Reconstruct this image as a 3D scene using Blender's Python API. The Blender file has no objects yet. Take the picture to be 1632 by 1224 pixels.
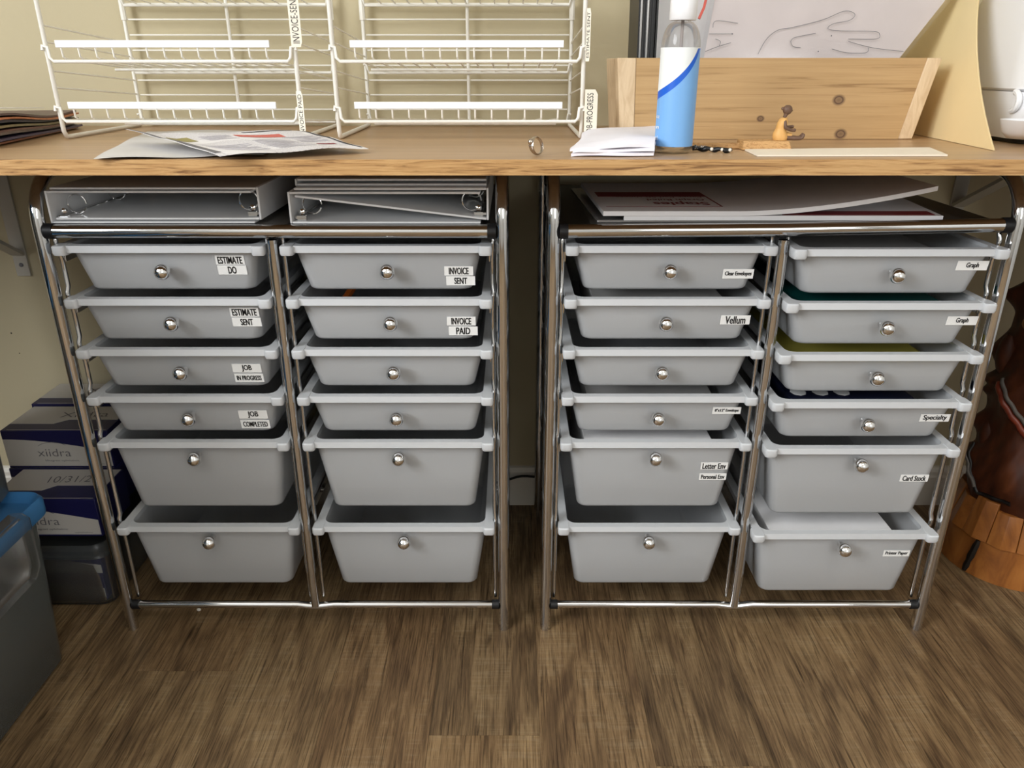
import bpy, bmesh, math, random
from mathutils import Vector, Matrix
random.seed(7)
sc = bpy.context.scene
col = sc.collection
R = math.radians
# ------------------------------------------------------------------ camera, light, exposure
FPX, TH, HC = 1226.0, 22.6, 0.869            # focal length in pixels of a 1632 wide frame, pitch, height
cam_d = bpy.data.cameras.new('camera'); cam = bpy.data.objects.new('camera', cam_d); col.objects.link(cam)
cam.location = (0, 0, HC); cam.rotation_euler = (R(90 - TH), 0, 0)
cam_d.sensor_width = 36; cam_d.lens = FPX / 1632 * 36; cam_d.clip_start = 0.01
sc.camera = cam
w = bpy.data.worlds.new('world'); sc.world = w; w.use_nodes = True
w.node_tree.nodes['Background'].inputs[0].default_value = (0.75, 0.85, 1, 1)
w.node_tree.nodes['Background'].inputs[1].default_value = 1.0
def area(name, loc, target, sx, sy, power, color=(1, 1, 1)):
    d = bpy.data.lights.new(name, 'AREA'); d.shape = 'RECTANGLE'; d.size = sx; d.size_y = sy; d.energy = power; d.color = color
    o = bpy.data.objects.new(name, d); col.objects.link(o); o.location = loc
    o.rotation_euler = (Vector(target) - Vector(loc)).to_track_quat('-Z', 'Y').to_euler()
    return o
area('window_daylight', (-2.02, -.95, 1.85), (1, -.95, 1.65), 1.5, 1.1, 66, (0.94, 0.97, 1.0))
area('window_daylight', (1.4, -2.52, 1.6), (1.0, 1, 1.45), 1.2, 1.3, 16, (0.97, 0.985, 1.0))
area('ceiling_lamp', (0.6, -.7, 2.47), (0.6, -.7, 0), .9, .6, 7, (1.0, 0.98, 0.95))
vs = sc.view_settings; vs.view_transform = 'Standard'; vs.look = 'None'; vs.gamma = 1; vs.use_curve_mapping = False
vs.exposure = 0.5
sc.cycles.use_denoising = True
sc.cycles.max_bounces = 12; sc.cycles.diffuse_bounces = 5; sc.cycles.glossy_bounces = 5; sc.cycles.transmission_bounces = 10; sc.cycles.transparent_max_bounces = 16
sc.cycles.caustics_reflective = False; sc.cycles.caustics_refractive = False; sc.cycles.sample_clamp_indirect = 4

# ------------------------------------------------------------------ survey helpers: photo pixel -> point in the place
def ang(v): return R(TH) + math.atan((v - 612) / FPX)
def atY(u, v, Y):
    h = Y * math.tan(ang(v)); d = Y * math.cos(R(TH)) + h * math.sin(R(TH))
    return Vector(((u - 816) / FPX * d, Y, HC - h))
def atZ(u, v, Z): return atY(u, v, (HC - Z) / math.tan(ang(v)))
# ------------------------------------------------------------------ materials
def srgb(c):
    return tuple(((x / 255) / 12.92 if x / 255 <= .04045 else ((x / 255 + .055) / 1.055) ** 2.4) for x in c) + (1,)
MATS = {}
def mat(name, c, rough=.5, metal=0, spec=.5, trans=0, ior=1.45, coat=0, bump=0, bscale=200, var=0, vscale=8):
    m = bpy.data.materials.new(name); m.use_nodes = True; nt = m.node_tree; b = nt.nodes['Principled BSDF']
    b.inputs['Base Color'].default_value = srgb(c); b.inputs['Roughness'].default_value = rough; b.inputs['Metallic'].default_value = metal
    b.inputs['Specular IOR Level'].default_value = spec; b.inputs['Transmission Weight'].default_value = trans; b.inputs['IOR'].default_value = ior
    b.inputs['Coat Weight'].default_value = coat
    tc = nt.nodes.new('ShaderNodeTexCoord')
    if var:
        n = nt.nodes.new('ShaderNodeTexNoise'); n.inputs['Scale'].default_value = vscale; n.inputs['Detail'].default_value = 5
        nt.links.new(tc.outputs['Object'], n.inputs['Vector'])
        r = nt.nodes.new('ShaderNodeValToRGB'); a = srgb(c)
        r.color_ramp.elements[0].position = .3; r.color_ramp.elements[1].position = .7
        r.color_ramp.elements[0].color = tuple(x * (1 - var) for x in a[:3]) + (1,); r.color_ramp.elements[1].color = tuple(min(1, x * (1 + var)) for x in a[:3]) + (1,)
        nt.links.new(n.outputs['Fac'], r.inputs['Fac']); nt.links.new(r.outputs['Color'], b.inputs['Base Color'])
    if bump:
        n = nt.nodes.new('ShaderNodeTexNoise'); n.inputs['Scale'].default_value = bscale; n.inputs['Detail'].default_value = 3
        nt.links.new(tc.outputs['Object'], n.inputs['Vector'])
        bp = nt.nodes.new('ShaderNodeBump'); bp.inputs['Strength'].default_value = bump; bp.inputs['Distance'].default_value = .002
        nt.links.new(n.outputs['Fac'], bp.inputs['Height']); nt.links.new(bp.outputs['Normal'], b.inputs['Normal'])
    MATS[name] = m
    return m
def N(nt, t, **kw):
    n = nt.nodes.new(t)
    for k, v in kw.items():
        if k in n.inputs: n.inputs[k].default_value = v
        else: setattr(n, k, v)
    return n
def ramp(nt, fac, stops):
    r = nt.nodes.new('ShaderNodeValToRGB'); e = r.color_ramp.elements
    while len(e) < len(stops): e.new(.5)
    for el, (p, c) in zip(e, stops): el.position = p; el.color = srgb(c) if len(c) == 3 else c
    nt.links.new(fac, r.inputs['Fac']); return r.outputs['Color']
def grain(name, stops, scale, rough=.5, bump=.2, distort=1.0, detail=6, rnd=False, spec=.4, extra=None):
    """streaky wood: noise stretched along the board"""
    m = bpy.data.materials.new(name); m.use_nodes = True; nt = m.node_tree; b = nt.nodes['Principled BSDF']
    tc = N(nt, 'ShaderNodeTexCoord'); mp = N(nt, 'ShaderNodeMapping'); mp.inputs['Scale'].default_value = scale
    nt.links.new(tc.outputs['Object'], mp.inputs['Vector'])
    src = mp.outputs['Vector']
    if rnd:
        oi = N(nt, 'ShaderNodeObjectInfo'); mul = N(nt, 'ShaderNodeMath', operation='MULTIPLY'); mul.inputs[1].default_value = 97
        nt.links.new(oi.outputs['Random'], mul.inputs[0])
        ad = N(nt, 'ShaderNodeVectorMath', operation='ADD'); nt.links.new(src, ad.inputs[0]); nt.links.new(mul.outputs[0], ad.inputs[1]); src = ad.outputs[0]
    n = N(nt, 'ShaderNodeTexNoise', Scale=1.0, Detail=detail, Roughness=.6, Distortion=distort); nt.links.new(src, n.inputs['Vector'])
    c = ramp(nt, n.outputs['Fac'], stops)
    if extra: c = extra(nt, tc, src, c)
    nt.links.new(c, b.inputs['Base Color'])
    b.inputs['Roughness'].default_value = rough; b.inputs['Specular IOR Level'].default_value = spec
    bp = N(nt, 'ShaderNodeBump', Strength=bump, Distance=.001); nt.links.new(n.outputs['Fac'], bp.inputs['Height']); nt.links.new(bp.outputs['Normal'], b.inputs['Normal'])
    MATS[name] = m; return m

mat('chrome', (214, 214, 214), .07, 1)
mat('chrome_knob', (235, 235, 235), .06, 1)
mat('dark_tray', (44, 40, 38), .32, .55)
mat('rubber', (18, 18, 20), .5)
mat('room_paint', (204, 204, 202), .8)
mat('wall_paint', (194, 183, 152), .75, bump=.06, bscale=260, var=.02, vscale=3)
mat('ceiling_paint', (236, 234, 228), .8)
mat('trim_white', (226, 222, 212), .4)
mat('wire_white', (240, 238, 230), .35)
mat('strip_white', (246, 247, 248), .35)
mat('paper', (238, 237, 238), .7, var=.02, vscale=20)
mat('paper_grey', (212, 210, 208), .7, var=.04, vscale=25)
mat('drawing_paper', (240, 228, 226), .6, var=.05, vscale=14)
mat('added_fabric_grey', (128, 134, 136), .9, var=.1, vscale=12)
mat('paper_cream', (240, 230, 212), .7)
mat('tape_cream', (240, 233, 216), .6)
mat('binder_white', (244, 245, 246), .25)
mat('ink', (24, 22, 24), .6)
mat('print_grey', (204, 200, 206), .6)
mat('ink_grey', (110, 108, 112), .6)
mat('label_white', (238, 238, 236), .4)
mat('red_dark', (128, 32, 40), .5)
mat('red_ink', (140, 60, 66), .6)
mat('navy', (30, 30, 80), .35, var=.06)
mat('navy_dark', (18, 22, 44), .35)
mat('carton_white', (206, 202, 196), .45)
mat('manila', (244, 222, 172), .6, var=.03, vscale=6)
mat('beige_box', (206, 192, 158), .6)
mat('appliance_white', (236, 236, 238), .3)
mat('appliance_grey', (196, 196, 198), .35)
mat('black_plastic', (14, 14, 16), .35)
mat('silver_sleeve', (178, 176, 174), .18, .6)
mat('tissue', (240, 238, 246), .8, bump=.2, bscale=90)
mat('label_sky', (122, 176, 232), .4)
mat('label_blue', (24, 96, 208), .4)
mat('label_paper', (236, 240, 240), .4)
mat('lid_blue', (64, 124, 178), .4)
mat('teal', (10, 88, 84), .5)
mat('olive', (150, 140, 80), .5)
mat('yellow', (200, 190, 90), .6)
mat('orange', (214, 110, 40), .5)
mat('silver_ring', (190, 180, 170), .22, 1, var=.15, vscale=400)
mat('skin_wood', (104, 78, 62), .5, var=.1, vscale=150)
mat('dress_wood', (218, 168, 100), .5, var=.06, vscale=150)
mat('red_seam', (206, 96, 84), .5)
mat('crumb', (232, 226, 214), .8)
mat('totem_red', (116, 48, 30), .3, var=.2, vscale=60)
mat('totem_white', (92, 86, 80), .5, var=.2, vscale=60)
mat('totem_black', (16, 12, 10), .45)
mat('bracket_white', (186, 182, 172), .45)
for i, c in enumerate([(150, 84, 52), (58, 50, 84), (176, 160, 152), (96, 60, 54), (130, 118, 80), (46, 44, 76), (188, 110, 64), (84, 56, 60)]):
    mat('magazine_%d' % i, c, .35, var=.25, vscale=40)

def frosted(name, c, wd, wt, wr, rough):
    m = bpy.data.materials.new(name); m.use_nodes = True; nt = m.node_tree; nt.nodes.remove(nt.nodes['Principled BSDF'])
    out = nt.nodes['Material Output']; cc = srgb(c)
    d = N(nt, 'ShaderNodeBsdfDiffuse'); d.inputs[0].default_value = cc
    t = N(nt, 'ShaderNodeBsdfTranslucent'); t.inputs[0].default_value = cc
    r = N(nt, 'ShaderNodeBsdfRefraction'); r.inputs['Color'].default_value = (.97, .98, .98, 1); r.inputs['Roughness'].default_value = rough; r.inputs['IOR'].default_value = 1.03
    g = N(nt, 'ShaderNodeBsdfGlossy'); g.inputs['Roughness'].default_value = .28
    m1 = N(nt, 'ShaderNodeMixShader'); m1.inputs[0].default_value = wt / (wd + wt)
    nt.links.new(d.outputs[0], m1.inputs[1]); nt.links.new(t.outputs[0], m1.inputs[2])
    m2 = N(nt, 'ShaderNodeMixShader'); m2.inputs[0].default_value = wr
    nt.links.new(m1.outputs[0], m2.inputs[1]); nt.links.new(r.outputs[0], m2.inputs[2])
    f = N(nt, 'ShaderNodeFresnel', IOR=1.4); m3 = N(nt, 'ShaderNodeMixShader')
    nt.links.new(f.outputs[0], m3.inputs[0]); nt.links.new(m2.outputs[0], m3.inputs[1]); nt.links.new(g.outputs[0], m3.inputs[2])
    nt.links.new(m3.outputs[0], out.inputs['Surface']); MATS[name] = m; return m
frosted('frosted', (246, 248, 250), .62, .38, .32, .3)
frosted('frosted_rim', (244, 247, 250), .75, .25, .1, .3)
frosted('sleeve_film', (226, 214, 212), .6, .4, .35, .08)
def clear(name, c, rough=.02, w=.85):
    m = bpy.data.materials.new(name); m.use_nodes = True; nt = m.node_tree; nt.nodes.remove(nt.nodes['Principled BSDF']); out = nt.nodes['Material Output']
    t = N(nt, 'ShaderNodeBsdfTransparent'); t.inputs[0].default_value = srgb(c)
    g = N(nt, 'ShaderNodeBsdfGlossy'); g.inputs['Roughness'].default_value = rough + .05
    lw = N(nt, 'ShaderNodeLayerWeight', Blend=.35); mx = N(nt, 'ShaderNodeMixShader'); mu = N(nt, 'ShaderNodeMath', operation='MULTIPLY'); mu.inputs[1].default_value = w
    nt.links.new(lw.outputs['Fresnel'], mu.inputs[0]); nt.links.new(mu.outputs[0], mx.inputs[0])
    nt.links.new(t.outputs[0], mx.inputs[1]); nt.links.new(g.outputs[0], mx.inputs[2]); nt.links.new(mx.outputs[0], out.inputs['Surface']); MATS[name] = m
clear('clear_plastic', (253, 253, 253), w=.5); clear('liquid', (252, 253, 253), w=.4)

def hazy(name, c, see, rough=.25):
    m = bpy.data.materials.new(name); m.use_nodes = True; nt = m.node_tree; nt.nodes.remove(nt.nodes['Principled BSDF']); out = nt.nodes['Material Output']
    t = N(nt, 'ShaderNodeBsdfTransparent'); t.inputs[0].default_value = (.97, .98, .98, 1)
    d = N(nt, 'ShaderNodeBsdfDiffuse'); d.inputs[0].default_value = srgb(c); l = N(nt, 'ShaderNodeBsdfTranslucent'); l.inputs[0].default_value = srgb(c)
    g = N(nt, 'ShaderNodeBsdfGlossy'); g.inputs['Roughness'].default_value = rough; f = N(nt, 'ShaderNodeFresnel', IOR=1.35)
    a = N(nt, 'ShaderNodeMixShader'); a.inputs[0].default_value = .5; b = N(nt, 'ShaderNodeMixShader'); b.inputs[0].default_value = see; e = N(nt, 'ShaderNodeMixShader')
    L = nt.links.new
    L(d.outputs[0], a.inputs[1]); L(l.outputs[0], a.inputs[2]); L(a.outputs[0], b.inputs[1]); L(t.outputs[0], b.inputs[2]); L(f.outputs[0], e.inputs[0]); L(b.outputs[0], e.inputs[1]); L(g.outputs[0], e.inputs[2]); L(e.outputs[0], out.inputs['Surface']); MATS[name] = m
hazy('clear_bin', (206, 214, 218), .94); hazy('clear_bin_haze', (204, 216, 216), .70); hazy('bag_film', (206, 212, 212), .6, .15)
def knots(nt, tc, src, c):
    for (kx, ky, kz, rr) in KN:
        s = N(nt, 'ShaderNodeVectorMath', operation='SUBTRACT'); s.inputs[1].default_value = (kx, 0, kz)
        nt.links.new(tc.outputs['Object'], s.inputs[0])
        mm = N(nt, 'ShaderNodeVectorMath', operation='MULTIPLY'); mm.inputs[1].default_value = (1, 0, 1.25); nt.links.new(s.outputs[0], mm.inputs[0])
        ln = N(nt, 'ShaderNodeVectorMath', operation='LENGTH'); nt.links.new(mm.outputs[0], ln.inputs[0])
        dv = N(nt, 'ShaderNodeMath', operation='DIVIDE'); dv.inputs[1].default_value = rr * 1.6; nt.links.new(ln.outputs['Value'], dv.inputs[0])
        r = N(nt, 'ShaderNodeValToRGB'); e = r.color_ramp.elements; e[0].position = 0; e[0].color = (.75, .75, .75, 1); e[1].position = 1; e[1].color = (0, 0, 0, 1)
        k = e.new(.55); k.color = (1, 1, 1, 1); k2 = e.new(.42); k2.color = (.6, .6, .6, 1)
        nt.links.new(dv.outputs[0], r.inputs['Fac'])
        mx = N(nt, 'ShaderNodeMixRGB'); mx.inputs[2].default_value = srgb((84, 58, 44)); nt.links.new(r.outputs['Color'], mx.inputs[0]); nt.links.new(c, mx.inputs[1]); c = mx.outputs[0]
    return c
grain('oak_top', [(.3, (166, 134, 100)), (.5, (180, 148, 112)), (.7, (190, 158, 122))], (1.2, 30, 30), .35, .05)
grain('oak_edge', [(.34, (122, 86, 50)), (.46, (178, 136, 86)), (.6, (200, 160, 108)), (.75, (182, 140, 90))], (11, 60, 190), .45, .15, 1.5)
KN = [(.088, 0, .053, .0065), (.098, 0, .007, .0065), (-.02, 0, .028, .004)]
grain('pine_front', [(.3, (146, 112, 72)), (.42, (182, 148, 102)), (.6, (192, 158, 112)), (.7, (160, 124, 80))], (2.2, 40, 100), .5, .05, 1.6, extra=knots)
grain('pine', [(.3, (200, 168, 124)), (.6, (216, 186, 144)), (.8, (206, 174, 128))], (40, 4, 30), .5, .05, 1.5)
grain('pine_end', [(.3, (200, 172, 136)), (.6, (222, 198, 164)), (.8, (208, 180, 144))], (60, 60, 14), .6, .05, 1.5)
grain('block_wood', [(.35, (160, 116, 70)), (.5, (206, 164, 110)), (.65, (178, 132, 84))], (120, 60, 380), .6, .1, 1)
grain('totem_wood', [(.3, (46, 22, 12)), (.55, (74, 36, 18)), (.8, (104, 56, 26))], (20, 20, 8), .5, .4, 1, spec=.25)
grain('totem_orange', [(.3, (110, 62, 26)), (.55, (152, 94, 42)), (.8, (172, 112, 56))], (26, 26, 8), .4, .3, 1)
def plank_tint(nt, tc, src, c):
    oi = N(nt, 'ShaderNodeObjectInfo')
    t = ramp(nt, oi.outputs['Random'], [(0, (196, 186, 172)), (.3, (232, 222, 204)), (.55, (212, 196, 178)), (.8, (255, 246, 222)), (1, (192, 180, 166))])
    mx = N(nt, 'ShaderNodeMixRGB', blend_type='MULTIPLY'); mx.inputs[0].default_value = 1; nt.links.new(c, mx.inputs[1]); nt.links.new(t, mx.inputs[2])
    # broad smoky patches
    mp = N(nt, 'ShaderNodeMapping'); mp.inputs['Scale'].default_value = (.25, .9, 1); nt.links.new(src, mp.inputs['Vector'])
    n = N(nt, 'ShaderNodeTexNoise', Scale=1.1, Detail=4, Distortion=1.4); nt.links.new(mp.outputs[0], n.inputs['Vector'])
    p = ramp(nt, n.outputs['Fac'], [(.3, (156, 146, 138)), (.5, (216, 208, 196)), (.7, (250, 246, 234))])
    m2 = N(nt, 'ShaderNodeMixRGB', blend_type='MULTIPLY'); m2.inputs[0].default_value = .9; nt.links.new(mx.outputs[0], m2.inputs[1]); nt.links.new(p, m2.inputs[2])
    # saw marks across the board
    mp2 = N(nt, 'ShaderNodeMapping'); mp2.inputs['Scale'].default_value = (.14, 34, 1); nt.links.new(src, mp2.inputs['Vector'])
    n2 = N(nt, 'ShaderNodeTexNoise', Scale=1.5, Detail=5, Distortion=.6); nt.links.new(mp2.outputs[0], n2.inputs['Vector'])
    s = ramp(nt, n2.outputs['Fac'], [(.50, (0, 0, 0)), (.62, (255, 255, 255))])
    msk = ramp(nt, n.outputs['Fac'], [(.46, (0, 0, 0)), (.6, (130, 130, 130))])
    mm = N(nt, 'ShaderNodeMixRGB', blend_type='MULTIPLY'); mm.inputs[0].default_value = 1; nt.links.new(s, mm.inputs[1]); nt.links.new(msk, mm.inputs[2])
    m3 = N(nt, 'ShaderNodeMixRGB'); m3.inputs[2].default_value = srgb((176, 160, 134)); nt.links.new(mm.outputs[0], m3.inputs[0]); nt.links.new(m2.outputs[0], m3.inputs[1])
    mp3 = N(nt, 'ShaderNodeMapping'); mp3.inputs['Scale'].default_value = (5.5, 2.6, 1); nt.links.new(src, mp3.inputs['Vector'])
    n3 = N(nt, 'ShaderNodeTexNoise', Scale=1.0, Detail=8, Roughness=.7, Distortion=.8); nt.links.new(mp3.outputs[0], n3.inputs['Vector'])
    fl_ = ramp(nt, n3.outputs['Fac'], [(.36, (150, 142, 132)), (.5, (236, 232, 226)), (.62, (255, 252, 246))])
    m4 = N(nt, 'ShaderNodeMixRGB', blend_type='MULTIPLY'); m4.inputs[0].default_value = 1; nt.links.new(m3.outputs[0], m4.inputs[1]); nt.links.new(fl_, m4.inputs[2])
    return m4.outputs[0]
grain('plank', [(.28, (112, 98, 82)), (.42, (168, 151, 129)), (.54, (192, 174, 149)), (.64, (160, 141, 121)), (.75, (188, 169, 143))], (70, 4.2, 1), .5, .3, 1.8, 12, rnd=True, spec=.3, extra=plank_tint)

def print_mat(name, base, ink, sx, sy, thr=.5):
    """rows of tiny print"""
    m = bpy.data.materials.new(name); m.use_nodes = True; nt = m.node_tree; b = nt.nodes['Principled BSDF']; b.inputs['Roughness'].default_value = .6
    tc = N(nt, 'ShaderNodeTexCoord'); mp = N(nt, 'ShaderNodeMapping'); mp.inputs['Scale'].default_value = (sx, sy, 1); nt.links.new(tc.outputs['Object'], mp.inputs['Vector'])
    wv = N(nt, 'ShaderNodeTexWave', Scale=1.0); wv.bands_direction = 'Y'; nt.links.new(mp.outputs[0], wv.inputs['Vector'])
    n = N(nt, 'ShaderNodeTexNoise', Scale=3.0, Detail=2); nt.links.new(mp.outputs[0], n.inputs['Vector'])
    blk = N(nt, 'ShaderNodeTexNoise', Scale=14.0, Detail=1); nt.links.new(tc.outputs['Object'], blk.inputs['Vector'])
    mu = N(nt, 'ShaderNodeMath', operation='MULTIPLY'); nt.links.new(wv.outputs['Fac'], mu.inputs[0]); nt.links.new(n.outputs['Fac'], mu.inputs[1])
    m2 = N(nt, 'ShaderNodeMath', operation='MULTIPLY'); nt.links.new(mu.outputs[0], m2.inputs[0])
    bk = ramp(nt, blk.outputs['Fac'], [(.42, (0, 0, 0)), (.5, (255, 255, 255))]); nt.links.new(bk, m2.inputs[1])
    c = ramp(nt, m2.outputs[0], [(thr - .1, base), (thr + .05, ink)])
    nt.links.new(c, b.inputs['Base Color']); MATS[name] = m
print_mat('printed', (236, 234, 236), (176, 172, 178), 200, 90, .36)
def perforated():
    m = bpy.data.materials.new('perforated'); m.use_nodes = True; nt = m.node_tree; b = nt.nodes['Principled BSDF']
    b.inputs['Metallic'].default_value = .5; b.inputs['Roughness'].default_value = .35
    tc = N(nt, 'ShaderNodeTexCoord'); v = N(nt, 'ShaderNodeTexVoronoi', Scale=210.0, Randomness=0.0); nt.links.new(tc.outputs['Object'], v.inputs['Vector'])
    c = ramp(nt, v.outputs['Distance'], [(.36, (12, 11, 10)), (.42, (104, 100, 94))]); nt.links.new(c, b.inputs['Base Color']); MATS['perforated'] = m
perforated()

# ------------------------------------------------------------------ mesh helpers (world coordinates)
class MB:
    def __init__(s): s.v = []; s.f = []; s.mi = []; s.m = 0
    def add(s, vs, fs, m=None):
        o = len(s.v); s.v += [Vector(p) for p in vs]
        for f in fs: s.f.append([i + o for i in f]); s.mi.append(s.m if m is None else m)
        return s
    def hexa(s, p, m=None):   # 8 points: bottom 4 ccw, top 4 ccw
        return s.add(p, [(3, 2, 1, 0), (4, 5, 6, 7), (0, 1, 5, 4), (1, 2, 6, 5), (2, 3, 7, 6), (3, 0, 4, 7)], m)
    def box(s, x0, x1, y0, y1, z0, z1, m=None):
        return s.hexa([(x0, y0, z0), (x1, y0, z0), (x1, y1, z0), (x0, y1, z0), (x0, y0, z1), (x1, y0, z1), (x1, y1, z1), (x0, y1, z1)], m)
    def rings(s, rs, caps=True, m=None, closed=True):
        n = len(rs[0]); vs = [p for r in rs for p in r]; fs = []
        for i in range(len(rs) - 1):
            for j in range(n if closed else n - 1):
                k = (j + 1) % n; fs.append((i * n + j, i * n + k, (i + 1) * n + k, (i + 1) * n + j))
        if caps: fs.append(tuple(range(n))[::-1]); fs.append(tuple((len(rs) - 1) * n + j for j in range(n)))
        return s.add(vs, fs, m)
    def tube(s, pts, r, n=10, m=None, caps=True):
        pts = [Vector(p) for p in pts]; rs = r if isinstance(r, (list, tuple)) else [r] * len(pts)
        out = []; nrm = None
        for i, p in enumerate(pts):
            t = (pts[min(i + 1, len(pts) - 1)] - pts[max(i - 1, 0)]).normalized()
            if nrm is None: nrm = t.cross(Vector((.3, .5, .81))).normalized()
            else: nrm = (nrm - t * nrm.dot(t)).normalized()
            b = t.cross(nrm)
            out.append([p + (nrm * math.cos(2 * math.pi * k / n) + b * math.sin(2 * math.pi * k / n)) * rs[i] for k in range(n)])
        return s.rings(out, caps, m)
    def lathe(s, c, prof, n=24, m=None, axis='Z', caps=True):
        out = []
        for (r, h) in prof:
            ring = []
            for k in range(n):
                a = 2 * math.pi * k / n; x, y = r * math.cos(a), r * math.sin(a)
                ring.append(Vector(c) + (Vector((x, y, h)) if axis == 'Z' else Vector((x, -h, y)) if axis == 'Y' else Vector((h, x, y))))
            out.append(ring)
        return s.rings(out, caps, m)
    def sphere(s, c, r, n=16, sq=(1, 1, 1), m=None):
        out = []
        for i in range(1, n // 2):
            a = math.pi * i / (n // 2); out.append([Vector(c) + Vector((r * math.sin(a) * math.cos(2 * math.pi * k / n) * sq[0], r * math.sin(a) * math.sin(2 * math.pi * k / n) * sq[1], -r * math.cos(a) * sq[2])) for k in range(n)])
        return s.rings(out, True, m)
    def prism(s, poly, d, m=None):      # poly: 3D points of a face, d: extrusion vector
        n = len(poly); a = [Vector(p) for p in poly]; b = [p + Vector(d) for p in a]
        return s.add(a + b, [tuple(range(n))[::-1], tuple(range(n, 2 * n))] + [(i, (i + 1) % n, n + (i + 1) % n, n + i) for i in range(n)], m)
    def sheet(s, fn, nu, nv, t, m=None, tv=(0, 0, 1)):    # a sheet of thickness t from fn(u, v)
        tv = Vector(tv); top = [[Vector(fn(i / nu, j / nv)) for i in range(nu + 1)] for j in range(nv + 1)]
        vs = [p for r in top for p in r] + [p - tv * t for r in top for p in r]; K = (nu + 1) * (nv + 1); fs = []
        def I(i, j): return j * (nu + 1) + i
        for j in range(nv):
            for i in range(nu):
                q = (I(i, j), I(i + 1, j), I(i + 1, j + 1), I(i, j + 1)); fs.append(q); fs.append(tuple(K + x for x in q[::-1]))
        bd = [(I(i, 0), I(i + 1, 0)) for i in range(nu)] + [(I(nu, j), I(nu, j + 1)) for j in range(nv)] + [(I(i + 1, nv), I(i, nv)) for i in range(nu)] + [(I(0, j + 1), I(0, j)) for j in range(nv)]
        for a, b in bd: fs.append((b, a, K + a, K + b))
        return s.add(vs, fs, m)
W = {}
def wl(o): return W[o.name]
def fin(name, mb, mats, parent=None, smooth=True, bev=0, kind=None, origin=None, angle=40):
    me = bpy.data.meshes.new(name)
    mn = Vector((min(p.x for p in mb.v), min(p.y for p in mb.v), min(p.z for p in mb.v))); mx = Vector((max(p.x for p in mb.v), max(p.y for p in mb.v), max(p.z for p in mb.v)))
    o0 = Vector(origin) if origin else Vector(((mn.x + mx.x) / 2, (mn.y + mx.y) / 2, mn.z))
    me.from_pydata([p - o0 for p in mb.v], [], mb.f)
    for m in (mats if isinstance(mats, (list, tuple)) else [mats]): me.materials.append(MATS[m])
    me.polygons.foreach_set('material_index', mb.mi)
    bm = bmesh.new(); bm.from_mesh(me); bmesh.ops.recalc_face_normals(bm, faces=bm.faces)
    if smooth:
        for f in bm.faces: f.smooth = True
        for e in bm.edges:
            if len(e.link_faces) != 2 or e.calc_face_angle(0) > R(angle): e.smooth = False
    bm.to_mesh(me); bm.free()
    o = bpy.data.objects.new(name, me); col.objects.link(o)
    if parent: o.parent = parent; o.location = o0 - wl(parent)
    else: o.location = o0
    W[o.name] = o0
    if bev:
        b = o.modifiers.new('bevel', 'BEVEL'); b.width = bev; b.segments = 2; b.limit_method = 'ANGLE'
    if kind: o['kind'] = kind
    return o
def tag(o, label, cat, group=None):
    o['label'] = label; o['category'] = cat
    if group: o['group'] = group
    return o
def thing(name, loc, label, cat, group=None):
    o = bpy.data.objects.new(name, None); col.objects.link(o); o.location = loc; o.empty_display_size = .03; W[o.name] = Vector(loc)
    return tag(o, label, cat, group)
def pl(o, label): o['label'] = label; return o
TXT = {}
def text2d(s, bold=.012):
    if (s, bold) in TXT: return TXT[(s, bold)]
    c = bpy.data.curves.new('lettering', 'FONT'); c.body = s; c.offset = bold; c.resolution_u = 3; c.size = 1
    o = bpy.data.objects.new('lettering', c); col.objects.link(o)
    dg = bpy.context.evaluated_depsgraph_get(); me = bpy.data.meshes.new_from_object(o.evaluated_get(dg))
    vs = [(v.co.x, v.co.y) for v in me.vertices]; fs = [tuple(p.vertices) for p in me.polygons]
    bpy.data.objects.remove(o); bpy.data.curves.remove(c); bpy.data.meshes.remove(me)
    x0 = min(v[0] for v in vs); x1 = max(v[0] for v in vs); y0 = min(v[1] for v in vs); y1 = max(v[1] for v in vs)
    TXT[(s, bold)] = ([((x - x0) / (x1 - x0) - .5, (y - y0) / (y1 - y0) - .5) for x, y in vs], fs)
    return TXT[(s, bold)]
def put_text(mb, s, c, ux, uy, wd, ht, m, bold=.012, lift=.0003):
    vs, fs = text2d(s, bold); ux = Vector(ux).normalized(); uy = Vector(uy).normalized(); n = ux.cross(uy)
    mb.add([Vector(c) + ux * x * wd + uy * y * ht + n * lift for x, y in vs], fs, m)
def arc(c, r, a0, a1, n, pl_='YZ'):
    out = []
    for i in range(n + 1):
        a = R(a0 + (a1 - a0) * i / n); p, q = r * math.cos(a), r * math.sin(a)
        out.append(Vector(c) + (Vector((0, p, q)) if pl_ == 'YZ' else Vector((p, q, 0)) if pl_ == 'XY' else Vector((p, 0, q))))
    return out
def rrect(cx, cy, wx, wy, r, z, n=4):
    out = []
    for (sx, sy, a) in ((1, 1, 0), (-1, 1, 90), (-1, -1, 180), (1, -1, 270)):
        for i in range(n + 1):
            t = R(a + 90 * i / n); out.append(Vector((cx + sx * (wx / 2 - r) + r * math.cos(t), cy + sy * (wy / 2 - r) + r * math.sin(t), z)))
    return out

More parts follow.
